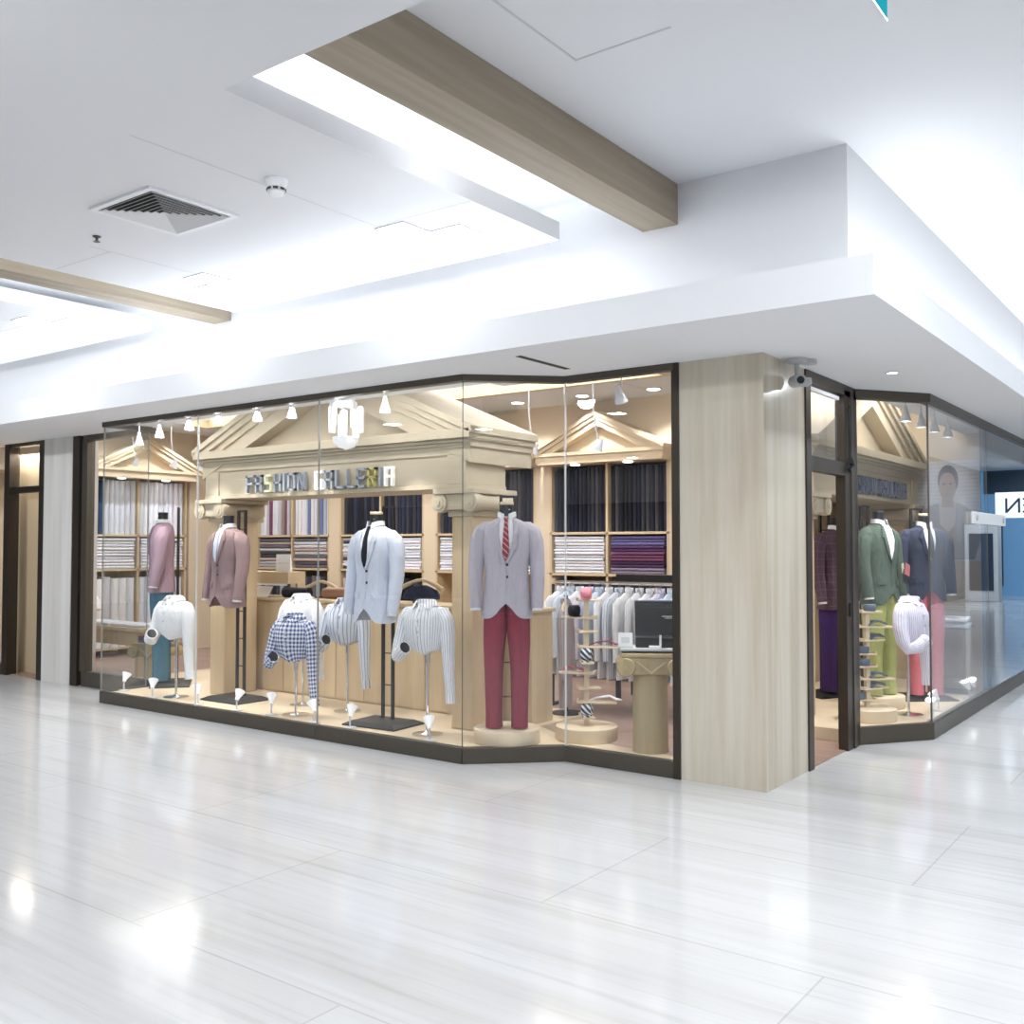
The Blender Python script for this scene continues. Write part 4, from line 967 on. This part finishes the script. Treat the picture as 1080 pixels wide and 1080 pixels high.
# ------------------------------------------------------------------ mall ceiling fittings
t = thing('air_vent', 'square louvred air vent in the white ceiling', 'air vent', (-5.20, 3.49, 3.53))
L_ = .31
fr = MB()
for a in (0, 1, 2, 3):
    q = [(-L_, -L_), (L_, -L_), (L_ - .035, -L_ + .035), (-L_ + .035, -L_ + .035)]
    c_, s_ = math.cos(a * PI / 2), math.sin(a * PI / 2); fr.prism([(x * c_ - y * s_, x * s_ + y * c_) for x, y in q], -.016, -.001)
fr.build('frame', M['plastic'], t)
bx('duct_opening', -L_ + .03, L_ - .03, -L_ + .03, L_ - .03, -.004, -.001, M['ventdark'], t)
lv = MB()
for k in range(8):
    r = L_ - .045 - k * .034
    for a in range(4):
        c_, s_ = math.cos(a * PI / 2), math.sin(a * PI / 2)
        vs = [(-r, -r, -.020), (r, -r, -.020), (r - .019, -r + .019, -.006), (-r + .019, -r + .019, -.006), (-r, -r, -.017), (r, -r, -.017), (r - .019, -r + .019, -.003), (-r + .019, -r + .019, -.003)]
        lv.add([(x * c_ - y * s_, x * s_ + y * c_, z) for x, y, z in vs], [(0, 1, 2, 3), (7, 6, 5, 4), (0, 4, 5, 1), (1, 5, 6, 2), (2, 6, 7, 3), (3, 7, 4, 0)])
lv.build('louvre', mat('white_louvre', (.76, .77, .78), .5), t)
t = thing('smoke_detector', 'round white smoke detector beside the air vent', 'smoke detector', (-4.25, 3.55, 3.53))
c = MB(); c.lathe([(.062, -.001), (.062, -.022), (.054, -.03), (.05, -.05)], n=26); c.build('base', M['plastic'], t, True)
c = MB(); c.lathe([(.044, -.05), (.05, -.052), (.05, -.068), (.042, -.072)], n=26); c.build('slotted_ring', M['vent'], t, True)
for k in range(8):
    a = 2 * PI * k / 8; c = MB(); c.box(-.004, .004, -.013, .013, -.067, -.054); o = c.build('slot', M['ventdark'], t); o.location = (.049 * math.cos(a), .049 * math.sin(a), 0); o.rotation_euler = (0, 0, a)
c = MB(); c.lathe([(.042, -.072), (.040, -.085), (.025, -.095), (.0, -.096)], n=26); c.build('cap', M['plastic'], t, True)
t = thing('ceiling_sprinkler', 'small dark sprinkler head in the ceiling left of the air vent', 'sprinkler', (-5.98, 3.51, 3.53))
c = MB(); c.lathe([(.026, -.001), (.026, -.006), (.010, -.01), (.008, -.035)], n=16); c.build('escutcheon', M['bronze2'], t)
c = MB(); c.lathe([(.022, -.035), (.022, -.038)], n=12); c.build('deflector', M['bronze2'], t)
sq = [(-4.28, 4.60, 'larger of the pair nearest the wooden beam'), (-4.03, 4.85, 'right of the pair nearest the wooden beam'), (-6.26, 4.57, 'darker edged one of the pair between the beams'), (-6.47, 4.80, 'lower one of the pair between the beams'),
      (-8.70, 4.49, 'nearer one beyond the second beam'), (-8.47, 4.75, 'farther one beyond the second beam')]
for x, y, wh in sq:
    t = thing('square_downlight', 'square recessed ceiling light, ' + wh, 'ceiling light', (x, y, 3.53), 0, 'square recessed ceiling lights')
    fr = MB()
    for a in range(4):
        c_, s_ = math.cos(a * PI / 2), math.sin(a * PI / 2); q = [(-.125, -.125), (.125, -.125), (.112, -.112), (-.112, -.112)]
        fr.prism([(p * c_ - r * s_, p * s_ + r * c_) for p, r in q], -.006, -.001)
    fr.build('frame', M['vent'], t); bx('diffuser', -.112, .112, -.112, .112, -.004, -.001, M['lit'], t)
t = thing('round_downlight', 'small round downlight in the soffit outside the entrance', 'downlight', (-1.91, 7.0, 2.70))
c = MB(); c.lathe([(.045, -.001), (.048, -.004), (.04, -.006), (.034, -.003)], n=24); c.build('trim_ring', M['plastic'], t, True)
c = MB(); c.lathe([(.034, -.002), (.034, -.004)], n=20); c.build('lens', M['lit'], t)
t = thing('security_camera', 'grey security camera under the soffit by the marble pillar', 'camera', (-2.26, 6.12, 2.70), .6)
c = MB(); c.lathe([(.07, -.001), (.07, -.02), (.055, -.03), (.0, -.031)], n=24); c.lathe([(.045, 0), (.045, -.03)], (.09, .03, 0), 20); c.build('mount', M['greycam'], t, True)
c = MB(); c.tube([(0, 0, -.025), (0, 0, -.10), (.01, 0, -.13)], .016, 10); c.build('bracket', M['greycam'], t, True)
c = MB(); c.tube([(0, -.09, -.15), (0, -.08, -.15), (0, .07, -.135), (0, .08, -.135)], [.036, .04, .04, .034], 18); o = c.build('housing', M['greycam'], t, True)
c = MB(); c.tube([(0, -.094, -.15), (0, -.085, -.15)], .024, 16); c.build('lens', M['black'], o)
c = MB(); c.box(.03, .085, -.04, .05, -.175, -.125); c.build('infrared_lamp', M['greycam'], t, bevel=.01)
t = thing('exit_sign', 'teal hanging sign with white border under the high ceiling', 'sign', (-.79, 2.875, 3.005))
bx('panel', -.006, .006, -.55, 0, 0, .24, M['plastic'], t, .002)
for s in (-1, 1): bx('face', s * .0065 - .001, s * .0065 + .001, -.542, -.008, .009, .232, M['teal'], t)
c = MB()
for y in (-.45, -.10): c.tube([(0, y, .24), (0, y, .55)], .005)
c.build('hanger_wire', M['chrome'], t)
for x, y in ((-6.58, 9.0), (-5.71, 9.0), (-4.87, 9.05)):
    t = thing('round_ceiling_light', 'round ceiling light inside the shop above the back shelves', 'ceiling light', (x, y, 3.14), 0, 'round ceiling lights above the back shelves')
    c = MB(); c.lathe([(.085, -.001), (.085, -.008), (.07, -.010)], n=24); c.build('ring', M['lampwhite'], t)
    c = MB(); c.lathe([(.068, -.009), (.068, -.013)], n=24); c.build('lens', M['lit'], t)

# reflected end of the mall corridor
t = thing('information_kiosk', 'white kiosk with a dark screen reflected in the corridor glass', 'kiosk', (1.77, 29.4, 0))
bx('cabinet', -.42, .42, -.25, .25, 0, 2.1, M['plastic'], t, .02); bx('screen', -.30, .30, -.27, -.25, .3, 1.85, M['darkblue'], t)
t = thing('reflected_sign', 'white sign panel with letters reflected in the corridor glass', 'sign', (1.1, 30.5, 2.3))
bx('panel', -.75, .55, 0, .1, 0, .72, M['bluelit'], t)
text_mesh('lettering', 'EN', .6, M['darkblue'], t, Matrix.Translation((-.05, -.02, .14)) @ Matrix.Rotation(PI / 2, 4, 'X'), .01)
for x in (-.7, .5): bx('post', x, x + .05, .02, .07, -2.3, 0, M['greycam'], t)

# ------------------------------------------------------------------ lights
def area(name, loc, rot, sx, sy, power, col=(1, 1, 1)):
    l = bpy.data.lights.new(name, 'AREA'); l.shape = 'RECTANGLE'; l.size = sx; l.size_y = sy; l.energy = power; l.color = col
    o = bpy.data.objects.new(name, l); COL.objects.link(o); o.location = loc; o.rotation_euler = rot; return o
def spot(name, loc, target, power, ang=70, col=(1, .97, .93), blend=.6):
    l = bpy.data.lights.new(name, 'SPOT'); l.energy = power; l.spot_size = math.radians(ang); l.spot_blend = blend; l.color = col; l.shadow_soft_size = .03
    o = bpy.data.objects.new(name, l); COL.objects.link(o); o.location = loc
    o.rotation_euler = (Vector(target) - Vector(loc)).to_track_quat('-Z', 'Y').to_euler(); return o
COOL = (.93, .96, 1)
# cove tubes on the ledge and beside the dropped panels, shining up
area('cove_front', (-10.6, 5.05, 2.925), (PI, 0, 0), 14.2, .12, 42, COOL)
area('cove_side', (-1.58, 14, 2.925), (PI, 0, 0), .12, 17, 66, COOL)
for x in (-3.13, -7.625): area('cove_beam', (x, 4.05, 3.70), Vector((-1, 0, .35)).to_track_quat('-Z', 'X').to_euler(), 2.5, .06, 4, COOL)
area('cove_beam', (-3.66, 4.0, 3.665), (PI, 0, 0), .06, 2.5, 10, COOL)
area('cove_beam', (-8.26, 4.0, 3.665), (PI, 0, 0), .06, 2.5, 10, COOL)
area('cove_beam', (-6.93, 4.0, 3.665), (PI, 0, 0), .06, 2.5, 11, COOL)
# recessed mall lamps, then unseen lights added for brightness
for x, y, wh in sq: area('downlight', (x, y, 3.515), (0, 0, 0), .2, .2, 9, COOL)
for x in (-11, -7.5, -4, -.5, 3):
    for y in (-7.5, -4.2, -1.0, 1.9): area('downlight', (x, y, 3.47), (0, 0, 0), .22, .22, 15.5, COOL)
for y, p_ in ((7, 30), (10, 30), (14, 36), (19, 70), (23, 90), (27, 90), (30.5, 90)): area('downlight', (.8, y, 3.80), (0, 0, 0), .25, .25, p_, (.80, .91, 1))
for x, y in ((.5, 3.2), (-.1, 4.3), (.9, 5.0), (.6, 6.6), (.4, 8.6), (.4, 11), (.4, 13.5)): area('downlight', (x, y, 3.80), (0, 0, 0), .25, .25, 40 if y < 4.5 else 14, COOL)  # unseen extras added to brighten the right floor, pillar and fascia
for (x, y, z), tg, p_ in (((-.6, .6, 3.44), (-2.2, 5.2, 2.5), 160), ((-3.6, .6, 3.44), (-4.6, 5.2, 2.4), 120), ((-7, .6, 3.44), (-8, 5.2, 2.4), 130), ((-10, 1.0, 3.44), (-10.6, 5.2, 1.2), 280)):
    o = spot('facade_fill', (x, y, z), tg, p_, 110, COOL, 1.0); o.data.shadow_soft_size = .12  # unseen spots added to lift the facade, fascia and pale pillar
area('downlight', (-1.91, 7.0, 2.69), (0, 0, 0), .06, .06, 6, COOL)
area('neighbour_fill', (-11.45, 5.93, 2.60), Vector((0, .08, -1)).to_track_quat('-Z', 'Y').to_euler(), .8, .10, 7, (1, .95, .88))  # added light, no fitting here; brightens the tan wall behind the door
# shop: luminous ceiling, lamps and added fill lights
WARM = (1, .97, .93)
area('shop_panel', (-7.75, 7.4, 3.20), (0, 0, 0), 6.75, 1.62, 105, WARM)
area('shop_panel', (-2.7, 9.4, 3.12), (0, 0, 0), 1.0, 2.6, 34, WARM)
area('shop_tube', (-3.4, 5.98, 3.12), (0, 0, 0), 1.4, .06, 25, COOL)
area('display_fill', (-6.55, 5.40, 2.64), Vector((0, .45, -1)).to_track_quat('-Z', 'Y').to_euler(), 4.2, .05, 15, (1, .985, .97))  # unseen strip added to brighten the portal front and shirts
for x, z, wh in pend:
    spot('window_spot', (x, 5.47 if x < -4 else 5.9, z - .01), (x + .1, 5.66 if x < -4 else 6.3, .6), 46, 62)
for y in (8.2, 8.68, 9.12, 9.62): spot('window_spot', (-2.14, y, 2.49), (-2.4, y + .1, .9), 48, 70)
spot('portal_fill', (-2.15, 9.4, 3.08), (-2.8, 9.5, 2.1), 22, 110)  # extra light added to brighten the corridor portal, no fixture there
for x, y in ((-6.58, 9.0), (-5.71, 9.0), (-4.87, 9.05)): spot('shelf_spot', (x, y, 3.1), (x, 9.45, 1.6), 36, 90, COOL)
for x in (-11, -9.2, -8): spot('shelf_spot', (x, 8.9, 3.1), (x, 9.5, 1.8), 36, 90, COOL)
for y in (6.6, 7.5, 8.3): spot('shelf_spot', (-11.6, y, 3.1), (-12.3, y, 1.7), 38, 90, COOL)
for k in range(4): spot('shelf_spot', (-7.6 + k * .9, 6.0, 2.3), (-7.6 + k * .9, 6.3, .6), 8, 90)
